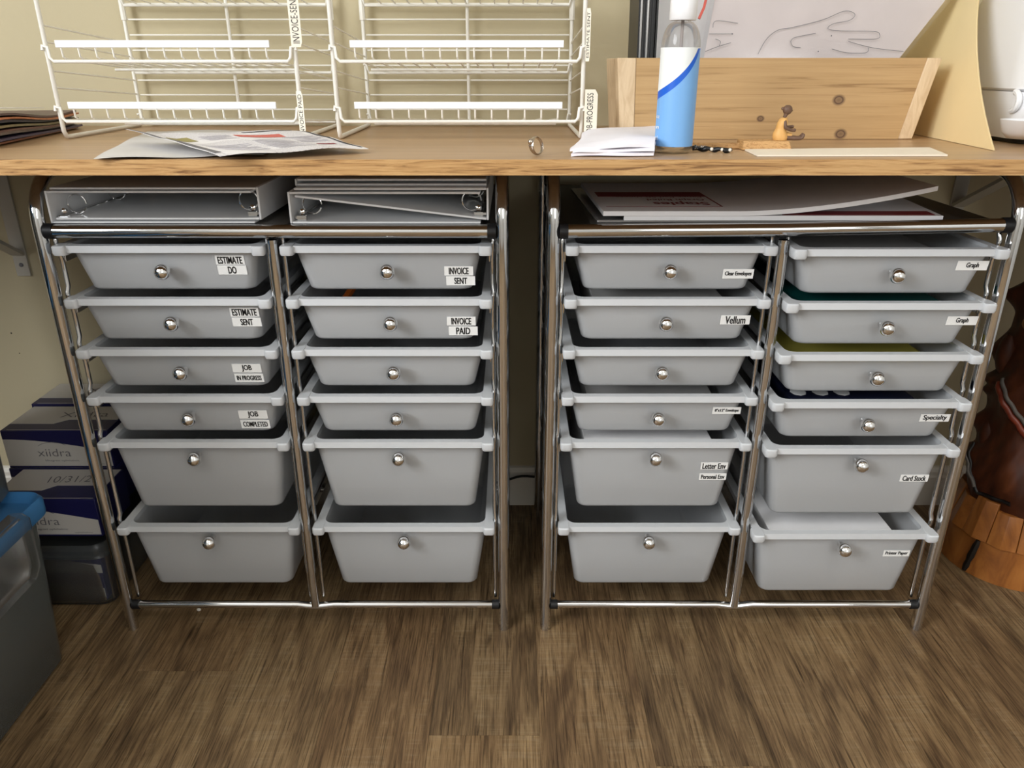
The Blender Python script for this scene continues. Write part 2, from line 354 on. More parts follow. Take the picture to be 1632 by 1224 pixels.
# ------------------------------------------------------------------ the room
XL, XR, YB, YW, ZC = -2.1, 2.2, -2.6, 1.43, 2.5
fl = fin('floor', MB().box(XL, XR, YB, YW, -.05, -.006), 'rubber', kind='structure', smooth=False)
PW, PL = .155, 1.22
pm = None
k0 = int(math.floor((XL - .0386) / PW)); ci = 0
ends = {-4: .93, -3: .44, -2: .55, -1: .806, 0: .50, 1: .755, 2: .4, 3: .6, 4: .3, -5: .6}
for k in range(k0, int((XR - .0386) / PW) + 1):
    x = .0386 + k * PW
    if x + PW > XR + .001: break
    y = ends.get(k, YB + (abs(k) * .437) % PL)
    while y > YB: y -= PL
    while y < YW:
        a, b = max(y, YB), min(y + PL, YW)
        if b - a > .02:
            mb = MB().box(x + .0002, x + PW - .0002, a + .0002, b - .0002, -.006, 0)
            fin('plank', mb, 'plank', fl, smooth=False, origin=(x + PW / 2, (a + b) / 2, 0))
        y += PL
fin('wall_back', MB().box(XL, XR, YW, YW + .1, 0, ZC), 'wall_paint', kind='structure', smooth=False)
for (u_, v_, r_) in ((18, 531, .0016), (31, 563, .0012)):
    q_ = atY(u_, v_, YW); fin('nail_hole', MB().lathe((q_.x, YW, q_.z), [(r_, 0), (r_ * .8, .0003)], 10, axis='Y'), 'rubber', bpy.data.objects['wall_back'])
fin('wall_left', MB().box(XL - .1, XL, YB, YW, 0, ZC), 'room_paint', kind='structure', smooth=False)
fin('wall_right', MB().box(XR, XR + .1, YB, YW, 0, ZC), 'room_paint', kind='structure', smooth=False)
fin('wall_front', MB().box(XL, XR, YB - .1, YB, 0, ZC), 'room_paint', kind='structure', smooth=False)
fin('ceiling', MB().box(XL, XR, YB, YW, ZC, ZC + .1), 'ceiling_paint', kind='structure', smooth=False)
def baseboard(name, x0, x1):
    prof = [(0, 0), (-.014, 0), (-.014, .066), (-.011, .07), (-.011, .078), (-.006, .086), (0, .088)]
    fin(name, MB().prism([(x0, YW - .0002 + p[0], p[1]) for p in prof], (x1 - x0, 0, 0)), 'trim_white', kind='structure', smooth=False)
baseboard('baseboard_back', XL, XR)
def window(name, x0, x1, z0, z1):
    mb = MB(); y0, y1 = YB - .01, YB + .06; t = .06
    mb.box(x0 - t, x0, y0, y1, z0 - t, z1 + t).box(x1, x1 + t, y0, y1, z0 - t, z1 + t).box(x0, x1, y0, y1, z1, z1 + t).box(x0, x1, y0, y1, z0 - t, z0)
    fin(name, mb, 'trim_white', kind='structure', smooth=False)
window('window_1', .8, 2.0, .95, 2.25)
wx = MB(); t_ = .06
for (ya, yb, za, zb) in ((-1.76, -1.70, 1.24, 2.46), (-.20, -.14, 1.24, 2.46), (-1.70, -.20, 1.24, 1.30), (-1.70, -.20, 2.40, 2.46)): wx.box(XL - .01, XL + .06, ya, yb, za, zb)
fin('window_2', wx, 'trim_white', kind='structure', smooth=False)
# cable on the baseboard between the carts
p0 = atY(812, 764, YW - .02); p1 = atY(868, 757, YW - .02)
tag(fin('cable', MB().tube([p0 + (p1 - p0) * t + Vector((0, 0, .004 * math.sin(t * 5))) for t in [i / 14 - .6 + i / 14 * 1.2 for i in range(15)]], .0025, 8), 'black_plastic'), 'thin black cable lying along the white baseboard between the carts', 'cable')
# wall brackets under the desktop
def bracket(x, z0, label, zs, yt):
    t = thing('shelf_bracket', (x, YW, z0), label, 'bracket', 'brackets under the desktop')
    b = MB().box(x - .013, x + .013, YW - .005, YW - .0005, z0, .7495); fin('wall_plate', b, 'bracket_white', t, bev=.001)
    fin('arm', MB().box(x - .012, x + .012, 1.06, YW - .0055, .744, .7495), 'bracket_white', t, bev=.001)
    d = Vector((0, yt - (YW - .006), .743 - zs)).normalized(); n = Vector((0, -d.z, d.y)) * .003
    a = Vector((x - .012, YW - .007, zs)); c = Vector((x - .012, yt, .742))
    fin('strut', MB().hexa([a - n, a - n + Vector((.024, 0, 0)), a + n + Vector((.024, 0, 0)), a + n, c - n, c - n + Vector((.024, 0, 0)), c + n + Vector((.024, 0, 0)), c + n]), 'bracket_white', t)
    for zz in (z0 + .022, z0 + .2):
        fin('screw', MB().lathe((x, YW - .005, zz), [(.004, 0), (.004, .0012), (.002, .002)], 12, axis='Y'), 'ink_grey', t)
bracket(-.925, .497, 'off-white metal shelf bracket on the wall at far left', .54, 1.10)
bracket(.815, .55, 'off-white metal shelf bracket behind the pads on the wire cart', .63, 1.20)

# ------------------------------------------------------------------ desktop
ZD, ZU, YF = .768, .7505, .909
dt = thing('desktop', (0, YF, ZD), 'long oak laminate desktop fixed along the beige wall', 'desk')
fin('top_board', MB().box(-1.6, 1.65, YF + .002, YW - .001, ZU, ZD), 'oak_top', dt, smooth=False, origin=(0, 1.1, ZU))
fin('edge_band', MB().box(-1.6, 1.65, YF, YF + .0019, ZU, ZD), 'oak_edge', dt, smooth=False, origin=(0, YF, ZU))
def dz(u, v, z=0): return atZ(u, v, ZD + z)

# ------------------------------------------------------------------ drawer carts
YC = 1.03
RIM_Y = [393, 478, 559, 634, 707, 842]; BOT_Y = [465, 545, 620, 692, 813, 936]
RIMZ = [HC - 1.02 * math.tan(ang(y)) for y in RIM_Y]; BOTZ = [HC - 1.035 * math.tan(ang(y)) for y in BOT_Y]
def drawer(parent, cx, yf, row, lab, labels):
    zt, zb = RIMZ[row], BOTZ[row]; wt, dp = .285, .365; h = zt - zb; th = .0014
    ti = .018 * min(1, .6 + h * 4)
    cy = yf + dp / 2
    def ring(z, off):
        k = (zt - z) / h; wx = wt - .026 - 2 * ti * k - 2 * off; wy = dp - .026 - 2 * .012 * k - 2 * off
        return rrect(cx, cy, wx, wy, .014, z)
    mb = MB(); r = .004
    rs = [ring(zt - .004, 0), ring(zt - h * .5, 0), ring(zb + r, 0), ring(zb + .0012, .0012), ring(zb, r), ring(zb + th, r + .001), ring(zb + r + .001, th), ring(zt - h * .5, th), ring(zt - .004, th)]
    mb.rings(rs, caps=False); n = len(rs[0])
    mb.f.append([4 * n + j for j in range(n)]); mb.mi.append(0); mb.f.append([5 * n + j for j in range(n)]); mb.mi.append(0)
    # split floor: remove the strip between outer and inner floor (both closed)
    mb.f = [f for f in mb.f if not (len(f) == 4 and {x // n for x in f} == {4, 5})]; mb.mi = [0] * len(mb.f)
    # top edge strip
    for j in range(n): k = (j + 1) % n; mb.f.append([j, k, 8 * n + k, 8 * n + j]); mb.mi.append(0)
    d = fin('drawer', mb, 'frosted', parent)
    if lab: pl(d, lab)
    m = MB(); e = .0095
    o1 = rrect(cx, cy, wt - .006, dp - .008, .012, zt); o0 = rrect(cx, cy, wt - .006, dp - .008, .012, zt - e); i0 = rrect(cx, cy, wt - .031, dp - .031, .014, zt - e); i1 = rrect(cx, cy, wt - .031, dp - .031, .014, zt)
    m.rings([o0, o1, i1, i0, o0], caps=False)
    for s in (-1, 1):
        x = cx + s * (wt / 2 - .009)
        m.rings([rrect(x, yf + .011, .0165, .024, .004, zt - .0125, 3), rrect(x, yf + .010, .018, .026, .005, zt - .009, 3), rrect(x, yf + .010, .018, .026, .005, zt - .001, 3), rrect(x, yf + .010, .0155, .023, .004, zt + .0006, 3)])
    fin('rim', m, 'frosted_rim', d)
    kz = zt - (.035 if row < 4 else .025); ky = yf + .013 + .012 * (zt - kz) / h
    kb = MB().lathe((cx, ky, kz), [(.0035, -.001), (.0048, 0), (.0048, .0015), (.0038, .003), (.0038, .007), (.005, .008)] + [(.0108 * math.sin(a), .018 - .0108 * math.cos(a)) for a in [R(x) for x in range(34, 180, 14)]] + [(.0006, .0288)], 20, axis='Y')
    fin('knob', kb, 'chrome_knob', d)
    for (u, v, wpx, hpx, s, fit) in labels:
        k = .5; p = atY(u, v, yf + .018); k = (zt - p.z) / h; y = yf + .013 + .012 * k - .0004
        nrm = Vector((0, -h, -.012)).normalized(); up = Vector((0, -.012, h)).normalized(); ux = Vector((1, 0, 0))
        c = Vector((p.x, y, p.z)); sc_ = (y * math.cos(R(TH)) + (HC - p.z) * math.sin(R(TH))) / FPX
        wd, ht = wpx * sc_, hpx * sc_ / math.cos(R(TH) * .4)
        lb = MB(); q = [c + ux * a * wd / 2 + up * b * ht / 2 for a, b in ((-1, -1), (1, -1), (1, 1), (-1, 1))]
        lb.prism(q, nrm * .0004)
        for sh in (-1, 0, 1): put_text(lb, s, c + nrm * .0004 + ux * sh * .00022, ux, up, wd * fit[0], ht * min(.84, fit[1] * 1.12), 1, .012)
        fin('name_label', lb, ['label_white', 'ink'], d, smooth=False)
    return d
def cart(xl, xr, label, cols, dl, bow):
    t = thing('drawer_cart', ((xl + xr) / 2, YC, 0), label, 'drawer cart', 'chrome twelve-drawer carts under the desktop')
    YR = 1.402; zc = .672; rr = .009; rb = .062
    for x in (xl, xr):
        pts = [Vector((x, YC, 0))] + [Vector((x, YC, z)) for z in (.05, .3, .6)] + arc((x, YC + rb, zc), rb, 180, 90, 10)[:] + arc((x, YR - rb, zc), rb, 90, 0, 10) + [Vector((x, YR, z)) for z in (.3, 0)]
        fin('side_frame', MB().tube(pts, rr, 14), 'chrome', t, angle=60)
        s = 1 if x == xl else -1
        # inner runner upright with bumps
        up = []; xx = x + s * .0135
        z = RIMZ[-1] - .05
        up.append(Vector((xx, YC + .012, .055))); up.append(Vector((xx, YC + .012, RIMZ[5] - .03)))
        for zz in RIMZ[::-1]:
            up += [Vector((xx, YC + .012, zz - .024)), Vector((xx - s * .0006, YC + .0105, zz - .012)), Vector((xx - s * .0012, YC + .0085, zz - .002)), Vector((xx - s * .0012, YC + .009, zz + .006)), Vector((xx, YC + .012, zz + .014))]
        fin('runner_upright', MB().tube(up, .0034, 8), 'chrome', t, angle=60)
    xm = (xl + xr) / 2
    for xx in (xm - .0012 - .0095, xm + .0012 + .0095):
        fin('runner_upright', MB().tube([(xx, YC + .012, .055), (xx, YC + .012, .3), (xx, YC + .012, .652)], .003, 8), 'chrome', t, angle=60)
    fin('center_post', MB().tube([(xm, YC - .002, .047), (xm, YC - .002, .3), (xm, YC - .002, .651)], .0068, 14), 'chrome', t, angle=60)
    fin('rear_post', MB().tube([(xm, YR, .047), (xm, YR, .3), (xm, YR, .66)], .0068, 12), 'chrome', t, angle=60)
    for zz in RIMZ:
        for x, s in ((xl, 1), (xm, -1), (xm, 1), (xr, -1)):
            a = x + s * (.0165 if x != xm else .0115)
            fin('runner', MB().box(a - .0016, a + .0016, YC + .014, YR - .002, zz - .026, zz - .0128), 'chrome', t, smooth=False)
    fin('bottom_rail', MB().tube([(xl + .018, YC, .0475), (xm - .03, YC, .0475), (xm - .008, YC, .0445), (xm + .008, YC, .0445), (xm + .03, YC, .0475), (xr - .018, YC, .0475)], .0062, 12), 'chrome', t, angle=60)
    fin('rear_bottom_rail', MB().tube([(xl + .01, YR, .0475), (xr - .01, YR, .0475)], .0062, 12), 'chrome', t, angle=60)
    for x, s in ((xl, 1), (xr, -1)):
        fin('rail_cap', MB().tube([(x + s * .008, YC, .0475), (x + s * .0195, YC, .0475)], .0078, 12), 'rubber', t)
        fin('rail_cap', MB().tube([(x + s * .008, YC, .662 + (bow if x == xr else 0)), (x + s * .0195, YC, .662 + (bow if x == xr else 0))], .0105, 12), 'rubber', t)
    fin('top_rail', MB().tube([(xl + .018, YC, .662), (xm, YC, .662 + bow * .3), (xr - .018, YC, .662 + bow)], .0092, 16), 'chrome', t, angle=60)
    ty = MB(); zt = .6705
    for (a, b, mi) in ((xl + .010, xl + .05, 0), (xl + .05, xl + .085, 1), (xl + .085, xm - .02, 0), (xm - .02, xm + .02, 1), (xm + .02, xr - .085, 0), (xr - .085, xr - .05, 1), (xr - .05, xr - .010, 0)):
        ty.box(a, b, YC + .004, YR - .004, zt - .003, zt, mi)
    fin('top_tray', ty, ['dark_tray', 'perforated'], t, smooth=False)
    fin('rear_top_rail', MB().tube([(xl + .01, YR, .664), (xr - .01, YR, .664)], .008, 12), 'chrome', t, angle=60)
    for ci, (cx, yf) in enumerate(cols):
        for r in range(6):
            l = dl.get((ci, r), [])
            s = ' '.join(x[4] for x in l)
            drawer(t, cx, yf, r, ('frosted drawer with white label reading ' + s) if s else None, l)
    return t
def two(u, v, a, b, fa=(.82, .66), fb=(.82, .66)): return [(u, v, 46, 15.5, a, fa), (u + 3, v + 16.5, 46, 15.5, b, fb)]
LX, RX = (-.632, -.0135), (.0555, .674)
cart(LX[0], LX[1], 'chrome twelve-drawer cart with white binders on its top', [(-.4745, 1.02), (-.1695, 1.02)], {
    (0, 0): two(367, 414, 'ESTIMATE', 'DO', (.84, .7), (.28, .7)), (0, 1): two(390, 497, 'ESTIMATE', 'SENT', (.84, .7), (.42, .66)),
    (0, 2): two(393, 587, 'JOB', 'IN PROGRESS', (.34, .72), (.84, .5)), (0, 3): two(403, 661, 'JOB', 'COMPLETED', (.36, .74), (.84, .56)),
    (1, 0): two(731, 432, 'INVOICE', 'SENT', (.68, .68), (.44, .64)), (1, 1): two(735, 512, 'INVOICE', 'PAID', (.68, .68), (.48, .7))}, 0)
cart(RX[0], RX[1], 'chrome twelve-drawer cart with paper pads on its top', [(.2145, 1.02), (.5135, 1.0)], {
    (0, 0): [(1177, 437, 49, 16, 'Clear Envelopes', (.86, .5))], (0, 1): [(1172, 510, 47, 16, 'Vellum', (.68, .8))],
    (0, 3): [(1158, 654, 45, 13, '8"x12" Envelope', (.84, .5))], (0, 4): [(1138, 742, 43, 13, 'Letter Env', (.86, .72)), (1136, 760, 43, 12.5, 'Personal Env', (.86, .56))],
    (1, 0): [(1549, 423, 50, 16, 'Graph', (.4, .62))], (1, 1): [(1533, 511, 49, 15.5, 'Graph', (.4, .62))], (1, 3): [(1490, 666, 47, 14, 'Specialty', (.8, .74))],
    (1, 4): [(1457, 762, 45, 13, 'Card Stock', (.82, .66))], (1, 5): [(1428, 881, 42, 12, 'Printer Paper', (.84, .6))]}, .008)
# things lying in the drawers
def flat(name, cx, yf, row, up, hx, y0, y1, t, m, label, cat, group=None, dx=0, kind='stack'):
    z0 = BOTZ[row] + .0016 + .0004; z1 = RIMZ[row] - up
    mb = MB()
    if kind == 'stack': mb.box(cx + dx - hx, cx + dx + hx, yf + y0, yf + y1, z0, z1)
    return tag(fin(name, mb, m, smooth=False, bev=.0008), label, cat, group)
CL, CR, DL, DR = (-.4745, 1.02), (-.1695, 1.02), (.2145, 1.02), (.5135, 1.0)
flat('paper_ream', *DR, 5, .012, .097, .034, .31, 0, 'paper', 'white stack of printer paper in the bottom drawer marked Printer Paper', 'paper', dx=-.01)
flat('envelope_stack', *DL, 4, .012, .098, .034, .28, 0, 'paper', 'white stack of envelopes in the deep drawer marked Letter Env', 'envelopes', dx=-.006)
flat('envelope_stack', *DL, 3, .030, .098, .034, .30, 0, 'paper_grey', 'pale flat envelopes in the drawer marked 8"x12" Envelope', 'envelopes')
flat('card_pile', *DR, 2, .026, .100, .034, .32, 0, 'yellow', 'pale yellow paper in the unlabelled drawer under the Graph drawers', 'paper')
flat('folder', *DR, 1, .012, .100, .05, .33, 0, 'teal', 'dark teal folder in the lower of the two drawers marked Graph', 'folder', dx=-.004)
flat('folder', *DR, 0, .022, .098, .032, .32, 0, 'paper_grey', 'pale pad in the upper of the two drawers marked Graph', 'pad')
flat('card_pile', *DL, 1, .018, .096, .05, .30, 0, 'paper_grey', 'light grey sheets in the drawer marked Vellum', 'paper')
nb = thing('carton', (DR[0] - .012, DR[1] + .17, BOTZ[3] + .002), 'dark navy printed carton in the drawer marked Specialty', 'box')
z0, z1 = BOTZ[3] + .002, RIMZ[3] - .008
fin('carton_body', MB().box(DR[0] - .104, DR[0] + .078, DR[1] + .036, DR[1] + .25, z0, z1), 'navy_dark', nb, smooth=False)
pr = MB()
for (a, b, s) in ((.048, .0, '10 pc/5x'), (.05, -.0, '4.11"')):
    pass
put_text(pr, '10 pc/5x', (DR[0] + .045, DR[1] + .075, z1), (1, 0, 0), (0, 1, 0), .04, .014, 0)
for dx in (-.085, -.052, -.02): fin('print_spot', MB().prism([(DR[0] + dx + .012 * math.cos(a), DR[1] + .06 + .014 * math.sin(a), z1 + .0002) for a in [i * math.pi / 4 for i in range(8)]], (0, 0, .0002)), 'label_white', nb, smooth=False)
fin('print', pr, 'label_white', nb, smooth=False)
# invoice-paid drawer: leaning paper and an orange pencil
p = MB(); zb = BOTZ[1] + .002
p.hexa([(-.255, 1.055, zb), (-.075, 1.062, zb), (-.075, 1.0632, zb), (-.255, 1.0562, zb), (-.255, 1.058, zb + .026), (-.075, 1.065, zb + .034), (-.075, 1.0662, zb + .034), (-.255, 1.0592, zb + .026)])
tag(fin('invoice_sheet', p, 'paper', smooth=False), 'white sheet seen through the frosted drawer marked INVOICE PAID', 'paper')
tag(fin('orange_pencil', MB().tube([(-.272, 1.05, BOTZ[1] + .008), (-.232, 1.28, RIMZ[1] + .003)], .006, 6), 'orange'), 'orange pencil leaning inside the drawer marked INVOICE PAID', 'pencil')

# ------------------------------------------------------------------ binders on the first cart
ZT = .671
def binder(name, x0, x1, y0, y1, z0, z1, spine, label, lean=None, rings=True, over=None, zrings=1):
    """C-shaped cover (spine on one side), cover boards, ring mechanism"""
    t = thing(name, ((x0 + x1) / 2, (y0 + y1) / 2, z0), label, 'binder', 'white ring binders on the cart')
    th = .0028; s = 1 if spine == 'left' else -1; xs = x0 if s > 0 else x1; xe = x1 if s > 0 else x0
    def brd(a, za, b, zb_):
        d = Vector((b - a, 0, zb_ - za)).normalized(); n = Vector((-d.z, 0, d.x)) * th / 2
        if n.z < 0: n = -n
        A, B = Vector((a, y0, za)), Vector((b, y0, zb_)); return MB().prism([A - n, B - n, B + n, A + n], (0, y1 - y0, 0))
    fin('spine', MB().box(min(xs, xs + s * th), max(xs, xs + s * th), y0, y1, z0, z1), 'binder_white', t, bev=.0008)
    zl = z0 + th / 2; fin('cover', brd(xs + s * th * 1.1, zl, xe, lean if lean else zl), 'binder_white', t, bev=.0008)
    zh = z1 - th / 2; fin('cover', brd(xs + s * th * 1.1, zh, xe if over is None else over, zh), 'binder_white', t, bev=.0008)
    if rings:
        xc = xs + s * .020; zc = (z0 + z1) / 2 - .006; y = y0 + .02
        fin('ring_plate', MB().box(min(xs + s * .0035, xs + s * .012), max(xs + s * .0035, xs + s * .012), y0 + .012, y1 - .015, zc - .011, zc - .007), 'chrome', t, bev=.0006)
        fin('ring_lever', MB().lathe((xs + s * .014, y0 + .012, zc - .001), [(.0005, -.004), (.0042, -.003), (.0042, .001), (.0005, .003)], 12, axis='Y').box(xs + s * .014 - .006, xs + s * .014 + .006, y0 + .008, y0 + .014, zc - .012, zc - .006), 'chrome', t)
        for yy in (y0 + .03, (y0 + y1) / 2, y1 - .05):
            fin('ring', MB().tube(arc((xs + s * .024, yy, zc + .006), .013, 0, 340, 20, 'XZ'), .0012, 6), 'chrome', t)
    return t
binder('ring_binder', -.632 + .013, -.345, 1.036, 1.325, ZT, ZT + .043, 'left', 'left white ring binder, spine to the chrome leg, interlocked with another')
binder('ring_binder', -.612, -.336, 1.038, 1.325, ZT + .0045, ZT + .0472, 'right', 'white ring binder interlocked with the left one, spine toward the mesh gap')
binder('ring_binder', -.297, -.042, 1.034, 1.32, ZT, ZT + .042, 'left', 'white ring binder in the right-hand pile, open end toward the viewer, spine left')
binder('ring_binder', -.288, -.031, 1.036, 1.322, ZT + .0045, ZT + .0468, 'right', 'white ring binder with a slanting cover in the right-hand pile, spine right', lean=ZT + .036)
tf = thing('ring_binder', (-.16, 1.18, ZT + .0474), 'thin white binder lying topmost on the right-hand binder pile', 'binder', 'white ring binders on the cart')
fin('cover', MB().box(-.287, -.034, 1.05, 1.325, ZT + .0474, ZT + .0505), 'binder_white', tf, bev=.001)
fin('cover', MB().box(-.287, -.034, 1.052, 1.325, ZT + .0535, ZT + .0565), 'binder_white', tf, bev=.001)
fin('spine', MB().box(-.2895, -.2872, 1.05, 1.325, ZT + .0474, ZT + .0565), 'binder_white', tf, bev=.0006)

# ------------------------------------------------------------------ pads on the second cart
def pad(name, x0, x1, y0, y1, z0, t, label, curl=0, skew=0.03, mats=('paper', 'paper_grey')):
    o = thing(name, ((x0 + x1) / 2, (y0 + y1) / 2, z0), label, 'paper pad')
    def f(u, v):
        x = x0 + (x1 - x0) * u + skew * v; y = y0 + (y1 - y0) * v
        k = max(0, (u - .42) / .58); return (x, y, z0 + t + curl * k ** 1.7)
    fin('sheets', MB().sheet(f, 30, 4, t), mats[0], o, angle=30)
    return o, f
dark = tag(fin('portfolio', MB().hexa([(.115, 1.042, ZT), (.56, 1.042, ZT), (.57, 1.33, ZT), (.10, 1.33, ZT), (.115, 1.042, ZT + .0035), (.56, 1.042, ZT + .0035), (.57, 1.33, ZT + .0035), (.10, 1.33, ZT + .0035)]), 'silver_sleeve', smooth=False, bev=.0008), 'thin grey plastic portfolio lying under the paper pads on the cart', 'portfolio')
p2, f2 = pad('graph_pad', .150, .578, 1.038, 1.33, ZT + .0038, .006, 'flat lower paper pad with a dark red band under the curled pad', mats=('paper',))
bd = MB().sheet(lambda u, v: Vector(f2(.5 + .48 * u, .02 + .1 * v)) + Vector((0, 0, .0004)), 4, 2, .0003); fin('red_band', bd, 'red_dark', p2, smooth=False)
p1, f1 = pad('graph_pad', .122, .562, 1.036, 1.30, ZT + .0102, .0062, 'top white paper pad with a curled-up corner and upside-down printing', curl=.033, skew=-.008)
pn = MB().sheet(lambda u, v: Vector(f1(.02 + .36 * u, .46 + .16 * v)) + Vector((0, 0, .0004)), 8, 3, .0003); fin('red_band', pn, 'red_dark', p1, smooth=False)
fr = MB()
for (ua, ub, va, vb) in ((.02, .385, .13, .137), (.38, .385, .13, .62)): fr.sheet(lambda u, v: Vector(f1(ua + (ub - ua) * u, va + (vb - va) * v)) + Vector((0, 0, .0004)), 6, 3, .0003)
zt = ZT + .0164
put_text(fr, 'Staples', (.238, 1.098, zt), (-1, 0, 0), (0, -1, 0), .078, .034, 0, .02, .0005)
put_text(fr, 'Graph Ruled', (.236, 1.13, zt), (-1, 0, 0), (0, -1, 0), .082, .02, 0, .01, .0005)
put_text(fr, 'Paper Pad 50 sheets', (.216, 1.153, zt), (-1, 0, 0), (0, -1, 0), .125, .012, 0, 0, .0005)
fin('print', fr, 'red_ink', p1, smooth=False)

# ------------------------------------------------------------------ wire racks on the desk
YRF, YRB = 1.16, 1.412
def rack(xl, xr, label, tags, d0):
    t = thing('wire_rack', ((xl + xr) / 2, 1.28, ZD), label, 'wire rack', 'white wire file racks on the desktop')
    zt = 1.16; r = .0032
    for x in (xl, xr):
        pts = [(x, YRF, zt), (x, YRF, ZD + .012), (x, YRF + .004, ZD + .0045), (x, YRF + .012, ZD + r + .0003), (x, YRB - .01, ZD + r + .0003), (x, YRB, ZD + .01), (x, YRB, zt)]
        fin('side_frame', MB().tube(pts, r, 8), 'wire_white', t, angle=60)
        for z in (.918, .897, .860, .838, .795):
            fin('side_wire', MB().tube([(x, YRF, z), (x, YRB, z - .017)], .0013, 6), 'wire_white', t)
        fin('sleeve', MB().tube([(x, YRB, .936), (x, YRB, .966)], .0048, 8), 'wire_white', t)
    xm = (xl + xr) / 2
    fin('back_upright', MB().tube([(xm, YRB, ZD + .008), (xm, YRB, zt)], .0028, 8), 'wire_white', t)
    fin('back_bar', MB().tube([(xl, YRB, ZD + .008), (xr, YRB, ZD + .008)], .003, 8), 'wire_white', t)
    z = .796
    while z < 1.13:
        fin('back_wire', MB().tube([(xl + .004, YRB + .002, z), (xr - .004, YRB + .002, z)], .0014, 6), 'wire_white', t); z += .0235
    for zf, zb in ((.793, .776), (.872, .855), (.975, .958)):
        sh = fin('shelf', MB().tube([(xl - .003, YRF - .005, zf + .014), (xl - .003, YRF - .004, zf + .02), (xl + .004, YRF - .004, zf + .018), (xl + .0055, YRF - .006, zf + .005), (xl + .010, YRF - .006, zf), (xr - .010, YRF - .006, zf), (xr - .0055, YRF - .006, zf + .005), (xr - .004, YRF - .004, zf + .018), (xr + .003, YRF - .004, zf + .02), (xr + .003, YRF - .005, zf + .014)], .0024, 8)
             .tube([(xl - .002, YRB - .008, zb + .012), (xl + .002, YRB - .008, zb + .014), (xl + .006, YRB - .006, zb), (xr - .006, YRB - .006, zb), (xr - .002, YRB - .008, zb + .014), (xr + .002, YRB - .008, zb + .012)], .0024, 8)
             .tube([(xl + .03, (YRF + YRB) / 2, (zf + zb) / 2 - .003), (xr - .03, (YRF + YRB) / 2, (zf + zb) / 2 - .003)], .0022, 8), 'wire_white', t, angle=60)
        n = 13; a, b = xm - .147 + d0, xm + .145 + d0
        for i in range(n):
            x = a + .006 + (b - a - .012) * i / (n - 1)
            fin('wire', MB().tube([(x, YRB - .006, zb + .003), (x, YRF - .004, zf + .003), (x, YRF - .010, zf + .006), (x, YRF - .012, zf + .02)], .0014, 6), 'wire_white', sh)
        fin('label_strip', MB().box(a, b, YRF - .0145, YRF - .0105, zf + .0175, zf + .0268), 'strip_white', sh, bev=.0006)
    for (cx, z0, z1, wd, s, tilt, lab, dy) in tags:
        g = MB(); y = YRF - .004 - dy; H = z1 - z0
        ux = Vector((math.cos(R(tilt)), -math.sin(R(tilt)), 0)); uz = Vector((0, 0, 1)); c = Vector((cx, y, (z0 + z1) / 2))
        q = [c - ux * wd / 2 - uz * H / 2, c + ux * wd * .35 - uz * H / 2, c + ux * wd / 2 - uz * H * .40, c + ux * wd / 2 + uz * H * .40, c + ux * wd * .3 + uz * H / 2, c - ux * wd / 2 + uz * H / 2]
        n_ = ux.cross(uz); g.prism(q, -n_ * .0005)
        put_text(g, s, c, uz, -ux, H * .86, wd * .62, 1, -.004, .0003)
        pl(fin('tag', g, ['tape_cream', 'ink'], t, smooth=False), lab)
    return t
a = atY(105, 224, YRF); b = atY(484, 221, YRF); c = atY(542, 224, YRF); d = atY(926, 221, YRF)
rack(a.x, b.x, 'white wire file rack at the left with INVOICE tags', [(b.x + .007, .890, .958, .015, 'INVOICE-SENT', 0, 'cream tag handwritten INVOICE-SENT', .010), (b.x + .004, .772, .834, .010, 'INVOICE PAID', 20, 'cream tag handwritten INVOICE PAID', .012)], -.004)
rack(c.x, d.x, 'white wire file rack in the middle with JOB-PROGRESS tag', [(d.x + .0115, .7705, .836, .018, 'JOB-PROGRESS', 0, 'cream tag handwritten JOB-PROGRESS', .008), (d.x + .004, .872, .938, .007, 'ESTIMATE SENT', 40, 'narrow cream tag handwritten ESTIMATE SENT', .010)], 0)

# ------------------------------------------------------------------ magazines at the far left
zz = ZD
for i in range(8):
    th = .0038 + .0010 * (i % 3); dx = [.0, .006, -.006, .008, .002, -.008, .006, .0][i]; k = i
    def f(u, v, z=zz, t=th, dx=dx, i=i):
        ye = 1.02 + .345 * v + .004 * (i % 3); xe = -.672 - .060 * v + dx
        sag = 1 - .30 * v
        return (xe - .215 * (1 - u), ye, ZD + .0006 + (z - ZD + t) * sag + .0005 * i * math.sin(v * 7) * u)
    m = MB().sheet(f, 4, 16, th * .62)
    tag(fin('magazine', m, 'magazine_%d' % k, angle=30), ['dark rust magazine at the bottom of the pile beside the wire rack', 'navy magazine second from the bottom of the magazine pile', 'pale grey magazine third from the bottom of the magazine pile', 'brown magazine in the middle of the pile, fourth from the bottom', 'olive magazine fifth from the bottom of the magazine pile', 'dark indigo magazine sixth from the bottom of the magazine pile', 'orange-brown magazine just under the top of the magazine pile', 'dark plum magazine lying topmost on the magazine pile'][i], 'magazine', 'magazines in the pile at far left')
    zz += th * 1.02
def topf(u, v): return (-.93 + .19 * u, 1.05 + .24 * v, ZD + .0006 + (zz - ZD) * (1 - .30 * (.1 + .7 * v)) + .0075 + .003 * (1 - v))
tag(fin('white_leaflet', MB().sheet(topf, 10, 3, .0008), 'paper', angle=30), 'white leaflet lying on top of the magazine pile at far left', 'leaflet')

